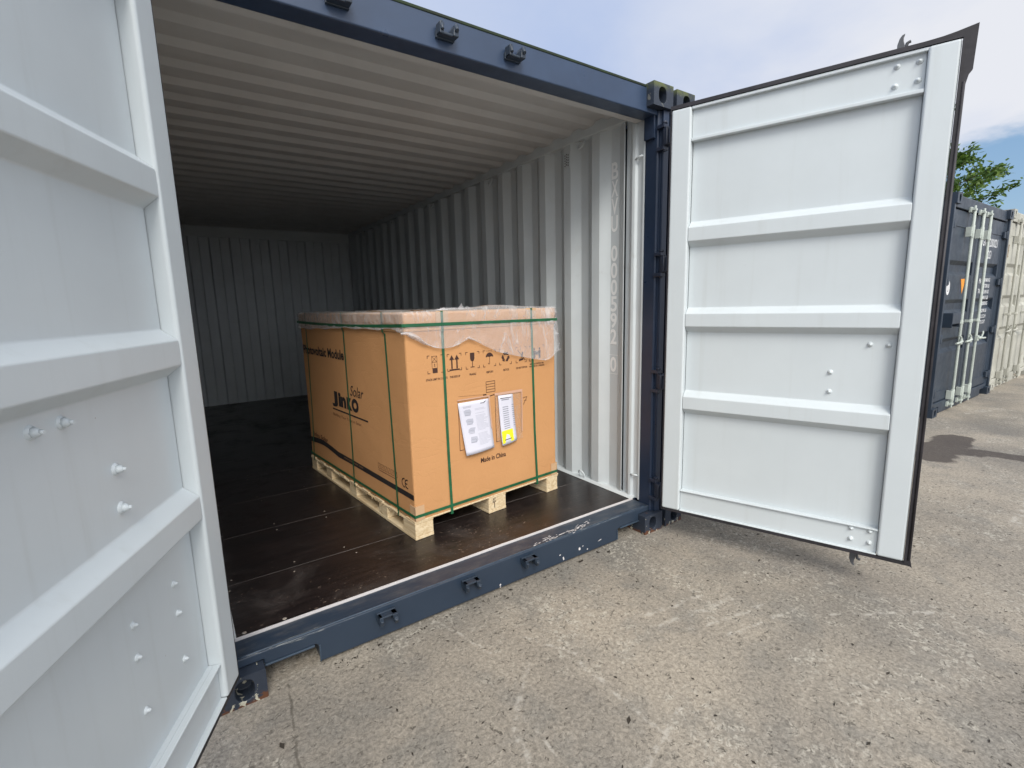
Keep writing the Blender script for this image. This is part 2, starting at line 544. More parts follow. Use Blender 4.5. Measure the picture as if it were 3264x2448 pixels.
def m_sleeve():
    mt, t, b = mat_base('pouch_film', .2)
    co = objco(t); out = t.nodes['Material Output']
    b.inputs['Base Color'].default_value = (.62, .50, .42, 1)
    bump(t, b, noise_tex(t, scaled(t, co, (9, 9, 3)), 3, 4, .6, 2.0), .7, .006)
    tr = N(t, 'ShaderNodeBsdfTransparent')
    fac = math_node(t, 'ADD', .12, math_node(t, 'MULTIPLY', smooth(t, noise_tex(t, scaled(t, co, (9, 9, 4)), 3, 5, .6, 2.5), .45, .75), .35))
    mx = N(t, 'ShaderNodeMixShader'); t.links.new(fac, mx.inputs[0]); t.links.new(tr.outputs[0], mx.inputs[1]); t.links.new(b.outputs[0], mx.inputs[2])
    t.links.new(mx.outputs[0], out.inputs[0])
    return mt


M['sleeve'] = m_sleeve()
M['paper'] = paint('white_paper', (.67, .67, .76), .6, .02, peel=0)
M['yellow'] = paint('yellow_label', (.85, .80, .02), .6, .03, peel=0)
M['greyprint'] = paint('grey_paper_print', (.27, .28, .34), .7, .05, peel=0)
M['palegreyprint'] = paint('pale_grey_paper_print', (.47, .48, .56), .7, .04, peel=0)
M['pinkedge'] = paint('pouch_edge_tape', (.62, .38, .27), .35, .1, peel=0)


def seg_dist(t, px, py, a, b_):
    """distance of (px,py) to the segment a-b, as nodes"""
    ax, ay = a; bx, by = b_
    dx, dy = bx - ax, by - ay; L2 = dx * dx + dy * dy
    ux = math_node(t, 'SUBTRACT', px, ax); uy = math_node(t, 'SUBTRACT', py, ay)
    k = math_node(t, 'DIVIDE', math_node(t, 'ADD', math_node(t, 'MULTIPLY', ux, dx), math_node(t, 'MULTIPLY', uy, dy)), L2, clamp=True)
    ex = math_node(t, 'SUBTRACT', ux, math_node(t, 'MULTIPLY', k, dx)); ey = math_node(t, 'SUBTRACT', uy, math_node(t, 'MULTIPLY', k, dy))
    return math_node(t, 'SQRT', math_node(t, 'ADD', math_node(t, 'MULTIPLY', ex, ex), math_node(t, 'MULTIPLY', ey, ey)))


def m_ground():
    mt, t, b = mat_base('worn_concrete_yard', .85)
    co = objco(t)
    b.inputs['Specular IOR Level'].default_value = .25
    sp = N(t, 'ShaderNodeSeparateXYZ'); t.links.new(co, sp.inputs[0])
    big = noise_tex(t, co, .8, 5, .6, .3)
    mid = noise_tex(t, co, 4.0, 6, .65, .4)
    fine = noise_tex(t, co, 70, 5, .80, .6)
    cc = mix_col(t, smooth(t, big, .32, .68), (.190, .175, .152), (.340, .300, .243))
    cc = mix_col(t, math_node(t, 'MULTIPLY', smooth(t, mid, .45, .70), .55), cc, (.185, .178, .160))
    # pale worn patches where the cement skin is broken
    brk = smooth(t, noise_tex(t, co, 1.9, 5, .65, .5), .46, .62)
    gr = smooth(t, noise_tex(t, co, 30, 5, .7, .8), .50, .60)
    cc = mix_col(t, math_node(t, 'MULTIPLY', math_node(t, 'MULTIPLY', brk, gr), .55), cc, (.50, .47, .40))
    # salt and pepper of the aggregate
    mr = N(t, 'ShaderNodeMapRange'); t.links.new(fine, mr.inputs[0]); mr.inputs[1].default_value = .30; mr.inputs[2].default_value = .70; mr.inputs[3].default_value = .50; mr.inputs[4].default_value = 1.50
    vm = vmath(t, 'SCALE', cc); t.links.new(mr.outputs[0], vm.inputs[3]); cc = vm.outputs[0]
    # short hair cracks and pits
    wv = vmath(t, 'ADD', co, None); ns = N(t, 'ShaderNodeTexNoise'); ns.inputs['Scale'].default_value = 26; ns.inputs['Detail'].default_value = 3; t.links.new(co, ns.inputs['Vector'])
    sc_ = vmath(t, 'SCALE', ns.outputs['Color']); sc_.inputs[3].default_value = .045; t.links.new(sc_.outputs[0], wv.inputs[1])
    vo = N(t, 'ShaderNodeTexVoronoi', feature='DISTANCE_TO_EDGE'); vo.inputs['Scale'].default_value = 34; t.links.new(wv.outputs[0], vo.inputs['Vector'])
    crk = math_node(t, 'MULTIPLY', smooth(t, vo.outputs[0], .085, .03), smooth(t, noise_tex(t, co, 30, 3, .6), .56, .64))
    pits = smooth(t, noise_tex(t, scaled(t, co, (1.0, 1.9, 1)), 60, 4, .72, 1.3), .63, .68)
    area = smooth(t, noise_tex(t, co, 1.6, 3, .5), .25, .6)
    pmask = math_node(t, 'MULTIPLY', math_node(t, 'MAXIMUM', pits, crk), math_node(t, 'ADD', .45, math_node(t, 'MULTIPLY', area, .55)))
    cc = mix_col(t, math_node(t, 'MULTIPLY', pmask, .75), cc, (.080, .072, .058))
    # pale scrapes
    wob = math_node(t, 'MULTIPLY', math_node(t, 'SUBTRACT', noise_tex(t, co, 9, 4, .6), .5), .05)
    px = math_node(t, 'ADD', sp.outputs[0], wob); py = math_node(t, 'ADD', sp.outputs[1], wob)
    S = None
    for a, b_, w in (((0, -.56), (.0, -1.0), .010), ((.13, -.945), (-.15, -1.02), .010), ((-.355, .03), (-.26, -.30), .007), ((-.18, -.45), (-.355, -.62), .012),
                     ((-.335, -.62), (-.34, -.82), .008), ((-.39, -.66), (-.44, -.86), .012), ((.87, -.685), (.45, -.605), .016), ((.95, -.80), (.52, -.71), .012), ((.78, -.58), (.40, -.51), .012), ((1.02, -.90), (.60, -.82), .010), ((-.1, -.30), (.02, -.52), .008),
                     ((1.12, -1.02), (1.5, -1.28), .010), ((6.5, -.25), (7.1, -.44), .05), ((4.45, -1.25), (3.0, -1.3), .04)):
        d = seg_dist(t, px, py, a, b_)
        k = smooth(t, d, w * 1.5, w * .3)
        S = k if S is None else math_node(t, 'MAXIMUM', S, k)
    S = math_node(t, 'MULTIPLY', S, smooth(t, noise_tex(t, co, 20, 5, .7), .44, .62))
    cc = mix_col(t, math_node(t, 'MULTIPLY', S, .48), cc, (.56, .53, .47))
    jd = math_node(t, 'MULTIPLY', smooth(t, seg_dist(t, px, py, (-.985, .02), (-1.05, -.62)), .007, .002), smooth(t, noise_tex(t, co, 14, 4, .6), .35, .55))
    cc = mix_col(t, math_node(t, 'MULTIPLY', jd, .7), cc, (.09, .08, .065))
    # damp stain by the far container
    wob2 = math_node(t, 'MULTIPLY', math_node(t, 'SUBTRACT', noise_tex(t, co, 3.2, 5, .6), .5), .28)
    d1 = math_node(t, 'ADD', seg_dist(t, sp.outputs[0], sp.outputs[1], (4.2, -.55), (5.1, -.50)), wob2)
    d2 = math_node(t, 'ADD', seg_dist(t, sp.outputs[0], sp.outputs[1], (4.62, -.70), (4.80, -1.25)), wob2)
    st = math_node(t, 'MAXIMUM', smooth(t, d1, .17, .13), smooth(t, d2, .13, .09))
    cc = mix_col(t, math_node(t, 'MULTIPLY', st, .85), cc, (.060, .050, .046))
    t.links.new(cc, b.inputs['Base Color'])
    h = math_node(t, 'SUBTRACT', math_node(t, 'ADD', math_node(t, 'MULTIPLY', fine, .5), math_node(t, 'MULTIPLY', mid, .6)), math_node(t, 'MULTIPLY', pmask, .7))
    bump(t, b, h, .55, .010)
    return mt


M['ground'] = m_ground()


def m_leaf(name, c1, c2):
    mt, t, b = mat_base(name, .55)
    oi = N(t, 'ShaderNodeNewGeometry')
    cc = mix_col(t, oi.outputs['Random Per Island'], c1, c2)
    t.links.new(cc, b.inputs['Base Color'])
    b.inputs['Subsurface Weight'].default_value = 0.0
    tr = N(t, 'ShaderNodeBsdfTranslucent'); t.links.new(cc, tr.inputs[0])
    mx = N(t, 'ShaderNodeMixShader'); mx.inputs[0].default_value = .3
    t.links.new(b.outputs[0], mx.inputs[1]); t.links.new(tr.outputs[0], mx.inputs[2])
    t.links.new(mx.outputs[0], t.nodes['Material Output'].inputs[0])
    return mt


M['leaf'] = m_leaf('green_leaves', (.030, .085, .012), (.14, .23, .035))
M['bark'] = paint('brown_bark', (.10, .075, .05), .85, .3, scale=14)
M['litter'] = paint('dark_grit', (.035, .028, .020), .85, .4)

# ------------------------------------------------------------------ ground
g = MB()
n = 24
g.add([(-60 + 160 * i / n, -60 + 140 * j / n, 0) for j in range(n + 1) for i in range(n + 1)],
      [(j * (n + 1) + i, j * (n + 1) + i + 1, (j + 1) * (n + 1) + i + 1, (j + 1) * (n + 1) + i) for j in range(n) for i in range(n)])
g.v = [(x * (6 if abs(x) > 55 else 1), y * (6 if abs(y) > 55 else 1), z) for x, y, z in g.v]
tag(g.build('ground', M['ground'], recalc=False), kind='structure')

# ------------------------------------------------------------------ container parts shared by all
HX, HT, LEN = 1.219, 2.591, 6.058


def casting_bm(sx, front, top):
    """corner casting; sx side (+1 right), front True/False, top True/False, with oval holes in its outer faces"""
    mb = MB()
    w, d, h = .162, .178, .118
    x0, x1 = (HX - w, HX) if sx > 0 else (-HX, -HX + w)
    y0, y1 = (0, d) if front else (LEN - d, LEN)
    z0, z1 = (HT - h, HT) if top else (0, h)
    yo = y0 if front else y1
    hz = .058 if top else .060
    # end face with hole (hole 89 mm in from the side)
    cxh = (w - .089) if sx > 0 else .089
    mb.plate_hole((x0, yo, z0), (1, 0, 0), (0, 0, 1), (0, 1 if front else -1, 0), w, h, (cxh, hz), (.032, .041), .07)
    xo = x1 if sx > 0 else x0
    cyh = .102 if front else d - .102
    mb.plate_hole((xo, y0, z0), (0, 1, 0), (0, 0, 1), (-sx, 0, 0), d, h, (cyh, hz), (.038, .032), .05)
    xi = x0 if sx > 0 else x1; yi = y1 if front else y0
    mb.add([(xi, y0, z0), (xi, y1, z0), (xi, y1, z1), (xi, y0, z1)], [(0, 1, 2, 3)])
    mb.add([(x0, yi, z0), (x1, yi, z0), (x1, yi, z1), (x0, yi, z1)], [(0, 1, 2, 3)])
    if top: mb.plate_hole((x0, y0, z1), (1, 0, 0), (0, 1, 0), (0, 0, -1), w, d, (cxh, cyh), (.03, .05), .03)
    else: mb.add([(x0, y0, z1), (x1, y0, z1), (x1, y1, z1), (x0, y1, z1)], [(0, 1, 2, 3)])
    mb.add([(x0, y0, z0), (x1, y0, z0), (x1, y1, z0), (x0, y1, z0)], [(0, 1, 2, 3)])
    return mb


def castings(root, mat):
    for sx in (-1, 1):
        for fr in (True, False):
            for tp in (True, False):
                casting_bm(sx, fr, tp).build('corner_casting', mat, root, bevel=.011, seg=3)


def corr(period, flat, slope, lo, hi, start, a, b):
    """trapezoid corrugation polyline between a and b: (t, depth)"""
    cyc = [(0, hi), (flat, hi), (flat + slope, lo), (flat + slope + flat2(period, flat, slope), lo), (period, hi)]
    pts = []
    k = math.floor((a - start) / period) - 1
    while start + k * period < b + period:
        for u, d in cyc[:-1]: pts.append((start + k * period + u, d))
        k += 1
    out = []
    for p, q in zip(pts[:-1], pts[1:]):
        if q[0] <= a or p[0] >= b: continue
        def at(t): return p[1] + (q[1] - p[1]) * (t - p[0]) / (q[0] - p[0])
        if not out: out.append((max(p[0], a), at(max(p[0], a))))
        out.append((min(q[0], b), at(min(q[0], b))))
    return out


def flat2(period, flat, slope):
    return period - flat - 2 * slope


# rectangles of the post, header and sill in plan/section
POST = [(1.150, .132), (1.150, .048), (1.156, .042), (1.171, .042), (1.171, .022), (1.219, .022), (1.219, .165), (1.188, .165), (1.188, .132)]


def box_shell(root, inner, outer, roofm, navy, letters=False):
    """walls, roof, back wall, rails shared by every container"""
    for sx in (-1, 1):
        mb = MB()
        line = corr(.278, .070, .069, 1.150, 1.186, .360 - .278, .286, 5.95)
        mb.sheet([(sx * d, t) for t, d in line], 2, .150, 2.50, .003, (sx, 0))
        wall = mb.build('side_wall', [inner, outer], root)
        mb = MB()
        mb.prism([(sx * x, z) for x, z in ((1.140, 2.487), (1.140, 2.5585), (1.215, 2.580), (1.215, 2.487))], 1, .18, LEN - .18)
        mb.build('top_rail', [inner], root, bevel=.004)
        mb = MB()
        mb.prism([(sx * x, z) for x, z in ((1.128, .157), (1.145, .172), (1.186, .172), (1.186, .157))], 1, .182, LEN - .12)
        mb.cur = 1
        mb.prism([(sx * x, z) for x, z in ((1.165, .03), (1.165, .156), (1.212, .156), (1.212, .03))], 1, .18, LEN - .18)
        mb.build('bottom_rail', [inner, navy], root, bevel=.003)
        if sx > 0: right = wall
        # rear posts
        mb = MB(); mb.prism([(sx * x, y) for x, y in ((1.10, LEN - .02), (1.219, LEN - .02), (1.219, LEN - .15), (1.17, LEN - .15), (1.10, LEN - .06))], 2, .118, HT - .118)
        mb.build('corner_post', navy, root)
    # roof
    mb = MB()
    line = corr(.2095, .062, .040, 2.535, 2.557, .250, .155, LEN - .08)
    mb.sheet(line, 0, -1.20, 1.20, .002, (0, 1))
    mb.build('roof', [roofm, navy], root)
    mb = MB()
    line = corr(.2400, .100, .018, 5.850, 5.882, -.790 - .48, -1.17, 1.17)
    mb.sheet(line, 2, .150, 2.46, .003, (0, 1))
    mb.box((-1.17, 5.83, 2.40), (1.17, 5.90, 2.54))
    mb.build('back_wall', [inner, outer], root)
    return right


def keeper(root, parent, x, z, up):
    """lock-rod keeper on header or sill: plate with two lugs, open away from the frame edge"""
    s = 1 if up else -1
    mb = MB()
    mb.box((x - .058, .034, z - s * .030), (x + .058, .052, z + s * .006))
    mb.box((x - .056, -.004, z - s * .026), (x + .056, .036, z - s * .014))
    mb.prism([(x - .056, z - s * .026), (x - .034, z - s * .026), (x - .028, z + s * .02), (x - .040, z + s * .034), (x - .056, z + s * .028)], 1, -.006, .040)
    mb.prism([(x + .022, z - s * .026), (x + .056, z - s * .026), (x + .058, z + s * .030), (x + .040, z + s * .036), (x + .026, z + s * .012)], 1, -.012, .040)
    mb.tube([(x - .044, -.010, z - s * .012), (x - .044, .0, z + s * .018)], .011, 8)
    mb.tube([(x + .040, -.020, z - s * .004), (x + .040, -.002, z + s * .024)], .013, 8)
    c = (x, .050, z)
    mb.v = [(c[0] + (p[0] - c[0]) * .72, c[1] + (p[1] - c[1]) * .85, c[2] + (p[2] - c[2]) * .8) for p in mb.v]
    return mb


# ------------------------------------------------------------------ the open container
root = empty('shipping_container', (0, 0, 0))
tag(root, 'open navy shipping container with pale interior and both doors swung wide', 'shipping container')
castings(root, M['casting'])
right_wall = box_shell(root, M['wall'], M['navy'], M['roof'], M['navy'])

for sx in (-1, 1):
    mb = MB()
    mb.prism([(sx * x, y) for x, y in POST], 2, .118, HT - .118)
    post = mb.build('corner_post', M['navy'], root, bevel=.004)
    # small stiffener angle at the head of the post
    if sx > 0:
        mb = MB()
        mb.box((sx * 1.128, .060, 2.33), (sx * 1.151, .125, 2.452)); mb.box((sx * 1.128, .052, 2.33), (sx * 1.134, .062, 2.452))
        mb.build('gusset', M['navy'], post, bevel=.002)
    # pale inner return behind the post
    mb = MB()
    mb.prism([(sx * x, y) for x, y in ((1.153, .134), (1.153, .150), (1.166, .156), (1.166, .196), (1.152, .206), (1.150, .225), (1.158, .245), (1.172, .252), (1.172, .292), (1.190, .300), (1.190, .134))], 2, .160, 2.50)
    mb.build('inner_post', M['wall'], root, bevel=.004)
    for z in (2.259, .321) if sx > 0 else ():
        mb = MB(); mb.tube([(sx * 1.160, .215, z - .006), (sx * 1.146, .180, z), (sx * 1.148, .150, z + .004)], .006, 8)
        mb.build('tie_hook', M['wall'], root)
    for z in (2.323, 1.637, .953, .271):
        mb = MB()
        x = sx * 1.160
        for zz in (z + .058, z - .058):
            xs_ = sorted((x - sx * (.020 if sx > 0 else .012), x + sx * .024)); mb.box((xs_[0], -.004, zz - .010), (xs_[1], .046, zz + .010))
        mb.tube([(x, .006, z - .075), (x, .006, z + .075)], .0105, 10)
        mb.tube([(x, .006, z + .070), (x, .006, z + .082)], .016, 10)
        mb.tube([(x + .02 * sx, -.008, z - .047), (x + .02 * sx, -.008, z + .047)], .014, 10)
        mb.build('hinge', M['hinge'], root, bevel=.002)

# header with three keepers
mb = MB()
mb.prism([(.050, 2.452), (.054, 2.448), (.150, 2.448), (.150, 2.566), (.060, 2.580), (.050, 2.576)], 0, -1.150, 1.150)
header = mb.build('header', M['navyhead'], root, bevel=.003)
mb = MB(); mb.box((-1.054, .0465, 2.572), (1.054, .20, 2.5845)); mb.build('roof_edge', M['moss'], header, bevel=.003)
for x in (-.591, -.167, .164):
    keeper(root, header, x, 2.510, True).build('lock_keeper', M['navyfar'], header, bevel=.003)
mb = MB()
mb.prism([(.152, 2.449), (.200, 2.449), (.235, 2.536), (.152, 2.536)], 0, -1.15, 1.15)
mb.build('roof_flange', M['roof'], root)

# sill
mb = MB()
out = [(-1.150, .155), (1.150, .155), (1.150, .121), (1.055, .121), (1.055, .083), (.885, .083), (.872, .074), (.866, .008), (-.853, .016), (-.857, .088), (-.868, .099), (-1.055, .099), (-1.055, .121), (-1.150, .121)]
mb.prism(out, 1, .050, .178)
sill = mb.build('sill', M['sill'], root, bevel=.005, seg=3)
mb = MB()
mb.tube([(x, .062 + .0012 * mnoise.noise(Vector((x * 9, 2, 0))), .1545) for x in [-1.14 + 2.28 * i / 60 for i in range(61)]], .0045, 6)
mb.build('weld_bead', M['beadnavy'], sill)
for a_, b_ in (((-1.054, .0455, .0915), (-.872, .056, .0995)), ((.888, .0455, .0755), (1.054, .056, .0835)), ((-.8565, .0455, .018), (-.8505, .056, .092)), ((.8625, .0455, .012), (.8685, .056, .072))):
    mb = MB(); mb.box(a_, b_); mb.build('cutout_flange', M['beadnavy'], sill, bevel=.002)
mb = MB()
pts = []
for i in range(60):
    x = -1.145 + 2.29 * i / 59
    pts.append((x, .1795 + .002 * mnoise.noise(Vector((x * 4, 0, 0)))))
for (xa, ya), (xb, yb) in zip(pts[:-1], pts[1:]):
    mb.add([(xa, ya, .152), (xb, yb, .152), (xb, yb, .163), (xa, ya, .163), (xa, ya + .007, .152), (xb, yb + .007, .152), (xb, yb + .007, .163), (xa, ya + .007, .163)],
           [(0, 1, 2, 3), (3, 2, 6, 7), (7, 6, 5, 4)])
mb.build('sill_strip', M['strip'], root)
for x in (-.577, -.160, .190):
    keeper(root, sill, x, .112, False).build('lock_keeper', M['navyfar'], sill, bevel=.003)

# scraped paint flecks on the sill
mb = MB()
rnd = random.Random(4)


def fleck(x, y, z, a, l, w, nrm):
    k = 6; pts = []
    for i in range(k):
        an = 2 * math.pi * i / k
        u, v = math.cos(an) * l * rnd.uniform(.6, 1), math.sin(an) * w * rnd.uniform(.6, 1)
        u, v = u * math.cos(a) - v * math.sin(a), u * math.sin(a) + v * math.cos(a)
        pts.append((x + u, y + v, z) if nrm == 'z' else (x + u, y, z + v))
    mb.add(pts, [tuple(range(k))])


for i in range(26):
    x = .335 + rnd.gauss(0, .05); fleck(x, .085 + rnd.gauss(0, .012) + (x - .33) * .1, .1565, rnd.uniform(-.3, .4), rnd.uniform(.004, .028), rnd.uniform(.0015, .004), 'z')
for i in range(30):
    x = .560 + rnd.gauss(0, .055); fleck(x, .085 + rnd.gauss(0, .010) + (x - .56) * .12, .1565, rnd.uniform(.0, .5), rnd.uniform(.004, .040), rnd.uniform(.0015, .005), 'z')
for x, z, l, w in ((.415, .060, .008, .0035), (.440, .033, .007, .014), (.560, .050, .010, .012), (.585, .060, .005, .005), (.62, .03, .006, .006), (.02, .03, .007, .007), (.02, .018, .004, .004), (.72, .055, .02, .003)):
    fleck(x, .0488, z, .2, l, w, 'y')
mb.build('paint_scrapes', M['strip'], sill, recalc=False)

# floor boards
mb = MB()
ys = [.187, .640, 1.200, 1.745, 2.285, 2.84, 3.40, 3.95, 4.5, 5.05, 5.60, 5.86]
for a, b in zip(ys[:-1], ys[1:]):
    mb.cur = 0
    mb.box((-1.165, a + .003, .125), (1.165, b - .003, .155))
    mb.cur = 1
    if b < 5.8: mb.box((-1.165, b - .0029, .120), (1.165, b + .0029, .1538))
floor_o = mb.build('floor', [M['floor'], M['seam']], root)
mb = MB()
for y0 in ys[1:5]:
    for x in (-1.10, -.84, -.55):
        for dy in (-.05, .05):
            mb.dome((x + rnd.uniform(-.02, .02), y0 + dy, .1550), (0, 0, 1), .0045, .0012, 8, 2)
for x in (-1.10, -.95): mb.dome((x, .215, .1552), (0, 0, 1), .009, .003, 8, 2)
mb.build('floor_screws', M['screw'], floor_o)
# underside crossmembers so the pockets below the sill look into a dark frame
for i in range(9):
    mb = MB(); mb.box((-1.16, .35 + i * .66, .04), (1.16, .40 + i * .66, .124)); mb.build('cross_member', M['navy'], root)

# lashing rings, vent, number
for y in (.66, 1.777, 2.90, 4.00, 5.10):
    for z, s in ((2.458, -1), (.192, 1)):
        mb = MB()
        c = Vector((1.146, y, z))
        mb.tube([c + Vector((-.006 - .012 * math.sin(k * math.pi / 12), .026 * math.cos(k * math.pi / 12), s * .030 * math.sin(k * math.pi / 12))) for k in range(-3, 16)], .0055, 8)
        mb.build('lashing_ring', M['wall'], root)
mb = MB()
mb.box((1.1465, .781, 2.345), (1.1496, .843, 2.440))
mb.cur = 1
for i in range(3):
    for j in range(5):
        y, z = .796 + .016 * i, 2.358 + .0165 * j + (.006 if i == 1 else 0)
        mb.add([(1.1460, y + .0052 * math.cos(k * math.pi / 4), z + .0052 * math.sin(k * math.pi / 4)) for k in range(8)], [tuple(range(8))])
mb.build('air_vent', [M['wall'], M['ink']], right_wall, recalc=False)

mb = MB()
chars = ['B', 'X', 'V', 'U', None, '0', '0', '0', '5', '9', '2', None, '0']
zt = 2.289
step = (2.289 - .965) / 12.42
for ch in chars:
    if ch is None:
        zt -= step * .72; continue
    place = lambda x, y: (1.1842, x, y)
    add_text(mb, ch, (.427, .371, zt - .100, zt), place, .022)
    last = zt
    zt -= step
f = .010
for (a, b, c, d) in ((.441, .357, last + .014, last + .011), (.441, .357, last - .111, last - .114), (.441, .438, last + .014, last - .114), (.360, .357, last + .014, last - .114)):
    mb.add([(1.1842, a, c), (1.1842, b, c), (1.1842, b, d), (1.1842, a, d)], [(0, 1, 2, 3)])
mb.build('painted_number', M['letter'], right_wall, recalc=False)

# ------------------------------------------------------------------ doors of the open container
Z0, Z1, DW = .1996, 2.4231, 1.145
RIBS = (1.779, 1.320, .853)
DEP = .044


def make_door(px, py, ang, s, mounts, rods, label):
    """s=+1: outside of the door lies towards local +y (right door), -1: towards local -y (left door)"""
    d = empty('door', (px, py, 0), ang, root)
    d['label'] = label
    Y = lambda y: s * y

    def bx(mb, a, b): mb.box((a[0], Y(a[1]), a[2]), (b[0], Y(b[1]), b[2]))
    # painted interior
    mb = MB()
    bx(mb, (0, 0, Z0), (.103, .052, Z1))
    bx(mb, (1.043, 0, Z0), (DW, .052, Z1))
    mb.build('stile', M['white'], d, bevel=.010, seg=4)
    mb = MB()
    prof = [(.320, DEP)]
    for zc in RIBS[::-1]:
        prof += [(zc - .067, DEP), (zc - .035, .003), (zc + .035, .003), (zc + .067, DEP)]
    prof += [(2.275, DEP)]
    poly = [(Y(y), z) for z, y in prof] + [(Y(.052), 2.275), (Y(.052), .320)]
    mb.prism(poly, 0, .1035, 1.0425)
    mb.build('panel', M['white'], d, bevel=.010, seg=4)
    mb = MB()
    bx(mb, (.1035, .024, 2.266), (1.0425, .052, 2.412)); bx(mb, (.1035, .004, 2.408), (1.0425, .052, 2.4225)); bx(mb, (.1035, .008, 2.252), (1.0425, .0435, 2.268))
    mb.build('top_rail', M['white'], d, bevel=.003)
    mb = MB()
    bx(mb, (.1035, .020, .2005), (1.0425, .052, .325)); bx(mb, (.1035, .002, .2002), (1.0425, .03, .206)); bx(mb, (.1035, .008, .319), (1.0425, .030, .3265))
    mb.build('bottom_rail', M['white'], d, bevel=.003)
    # gasket all round with the flared lip at the free top corner
    mb = MB()
    o_ = [(-.006, .186), (1.172, .182), (1.178, .176), (1.170, .215), (1.168, 2.245), (1.176, 2.285), (1.186, 2.300), (1.190, 2.464), (1.125, 2.452), (1.085, 2.447), (1.03, 2.4445), (-.006, 2.4445)]
    i_ = [(-.001, .1985), (1.147, .1985), (1.147, .1985), (1.147, .215), (1.147, 2.245), (1.147, 2.285), (1.147, 2.300), (1.147, 2.4245), (1.125, 2.4245), (1.085, 2.4245), (1.03, 2.4245), (-.001, 2.4245)]
    k = len(o_)
    for ya, yb in ((.004, .018),):
        v = [(p[0], Y(ya), p[1]) for p in o_] + [(p[0], Y(ya), p[1]) for p in i_] + [(p[0], Y(yb), p[1]) for p in o_] + [(p[0], Y(yb), p[1]) for p in i_]
        f = []
        for i in range(k):
            j = (i + 1) % k
            f += [(i, j, k + j, k + i), (2 * k + i, 2 * k + j, 3 * k + j, 3 * k + i), (i, j, 2 * k + j, 2 * k + i), (k + i, k + j, 3 * k + j, 3 * k + i)]
        mb.add(v, f)
    # raised bead along the free side and a thin retaining lip
    bx(mb, (1.1475, -.002, .20), (1.153, .006, 2.424))
    mb.tube([(1.163, Y(.006), .21), (1.163, Y(.006), 2.26)], .006, 8)
    bx(mb, (.0, .0, 2.4245), (1.147, .010, 2.4290))
    mb.build('gasket', M['rubber'], d, recalc=True)
    # outer skin
    mb = MB()
    prof = [(.190, .0525)]
    for zc in RIBS[::-1]:
        prof += [(zc - .067, .056), (zc - .035, .0535), (zc + .035, .0535), (zc + .067, .056)]
    prof += [(2.435, .056)]
    bx(mb, (.004, .0522, .1995), (1.143, .058, 2.423))
    mb.build('outer_skin', M['navy'], d)
    for z in (2.323, 1.637, .953, .271):
        mb = MB(); bx(mb, (-.045, .0582, z - .04), (.13, .068, z + .04)); mb.tube([(-.045, Y(.063), z - .045), (-.045, Y(.063), z + .045)], .014, 8)
        mb.build('hinge_blade', M['hinge'], d, bevel=.002)
    for sx in rods:
        mb = MB()
        y = .092
        mb.tube([(sx, Y(y), .15), (sx, Y(y), 2.46)], .0165, 12)
        for z in (.235, 1.13, 2.36): bx(mb, (sx - .045, .058, z - .05), (sx + .045, y + .006, z + .05))
        for z, q in ((2.46, 1), (.15, -1)):
            # cam: curved prong with a short stub beside it
            mb.prism([(sx + a, z + q * b) for a, b in ((-.016, -.02), (.012, -.02), (.010, .012), (.005, .030), (.004, .046), (.008, .058), (-.002, .054), (-.010, .042), (-.016, .020))], 1, Y(y - .030), Y(y - .012))
            bx(mb, (sx - .016, y - .010, z - .012), (sx + .020, y + .016, z + .010))
            mb.tube([(sx + .012, Y(y + .004), z), (sx + .018, Y(y + .004), z + .030 * q), (sx + .030, Y(y + .004), z + .034 * q)], .007, 8)
        mb.build('lock_rod', M['rodgrey'], d, bevel=.002)
    for (x, z, kind) in mounts:
        mb = MB()
        yy = .024 if z > 2.26 else .020 if z < .326 else DEP
        nrm = (0, -s, 0)
        if kind == 0:
            mb.dome((x, Y(yy), z), nrm, .0125, .008, 12, 3)
            mb.dome((x, Y(yy - .004), z), nrm, .007, .012, 8, 3)
        elif kind == 2:
            mb.dome((x, Y(yy), z), nrm, .0105, .006, 10, 3); mb.dome((x + .001, Y(yy - .003), z + .001), nrm, .006, .010, 8, 3)
        else:   # long painted bolt end
            mb.dome((x, Y(yy), z), nrm, .015, .008, 12, 3)
            mb.tube([(x, Y(yy - .004), z), (x, Y(yy - .011), z - .001), (x, Y(yy - .018), z - .001)], [.0115, .0095, .005], 7)
            mb.tube([(x, Y(yy - .015), z), (x + .001, Y(yy - .024), z - .001)], [.0055, .004], 7)
        mb.build('bolt', M['white'], d)
    return d


top4 = [(.946, 2.380, 0), (1.019, 2.380, 0), (1.019, 2.307, 0), (.944, 2.303, 0)]
bot4 = [(.936, .318 - .012, 0), (1.011, .308, 0), (.938, .251, 0), (1.012, .249, 0)]
make_door(1.10674, -.07926, R(-70.8586), 1, top4 + bot4 + [(.943, 1.206, 0), (1.012, 1.204, 0), (.797, 1.067, 0), (.798, .972, 0)], (.955,),
          'door on the side of the number column, seen nearly flat')
make_door(-1.14324, -.09672, R(-113.9158), -1,
          [(.622, 1.222, 1), (.542, 1.222, 1), (.399, 1.076, 1), (.400, .982, 1), (.231, .684, 2), (.231, .595, 2), (.428, .694, 2), (.432, .611, 2), (.231, .450, 2), (.431, .464, 2)] + top4 + bot4, (.56, .98),
          'door close to the viewer, seen at a slant')

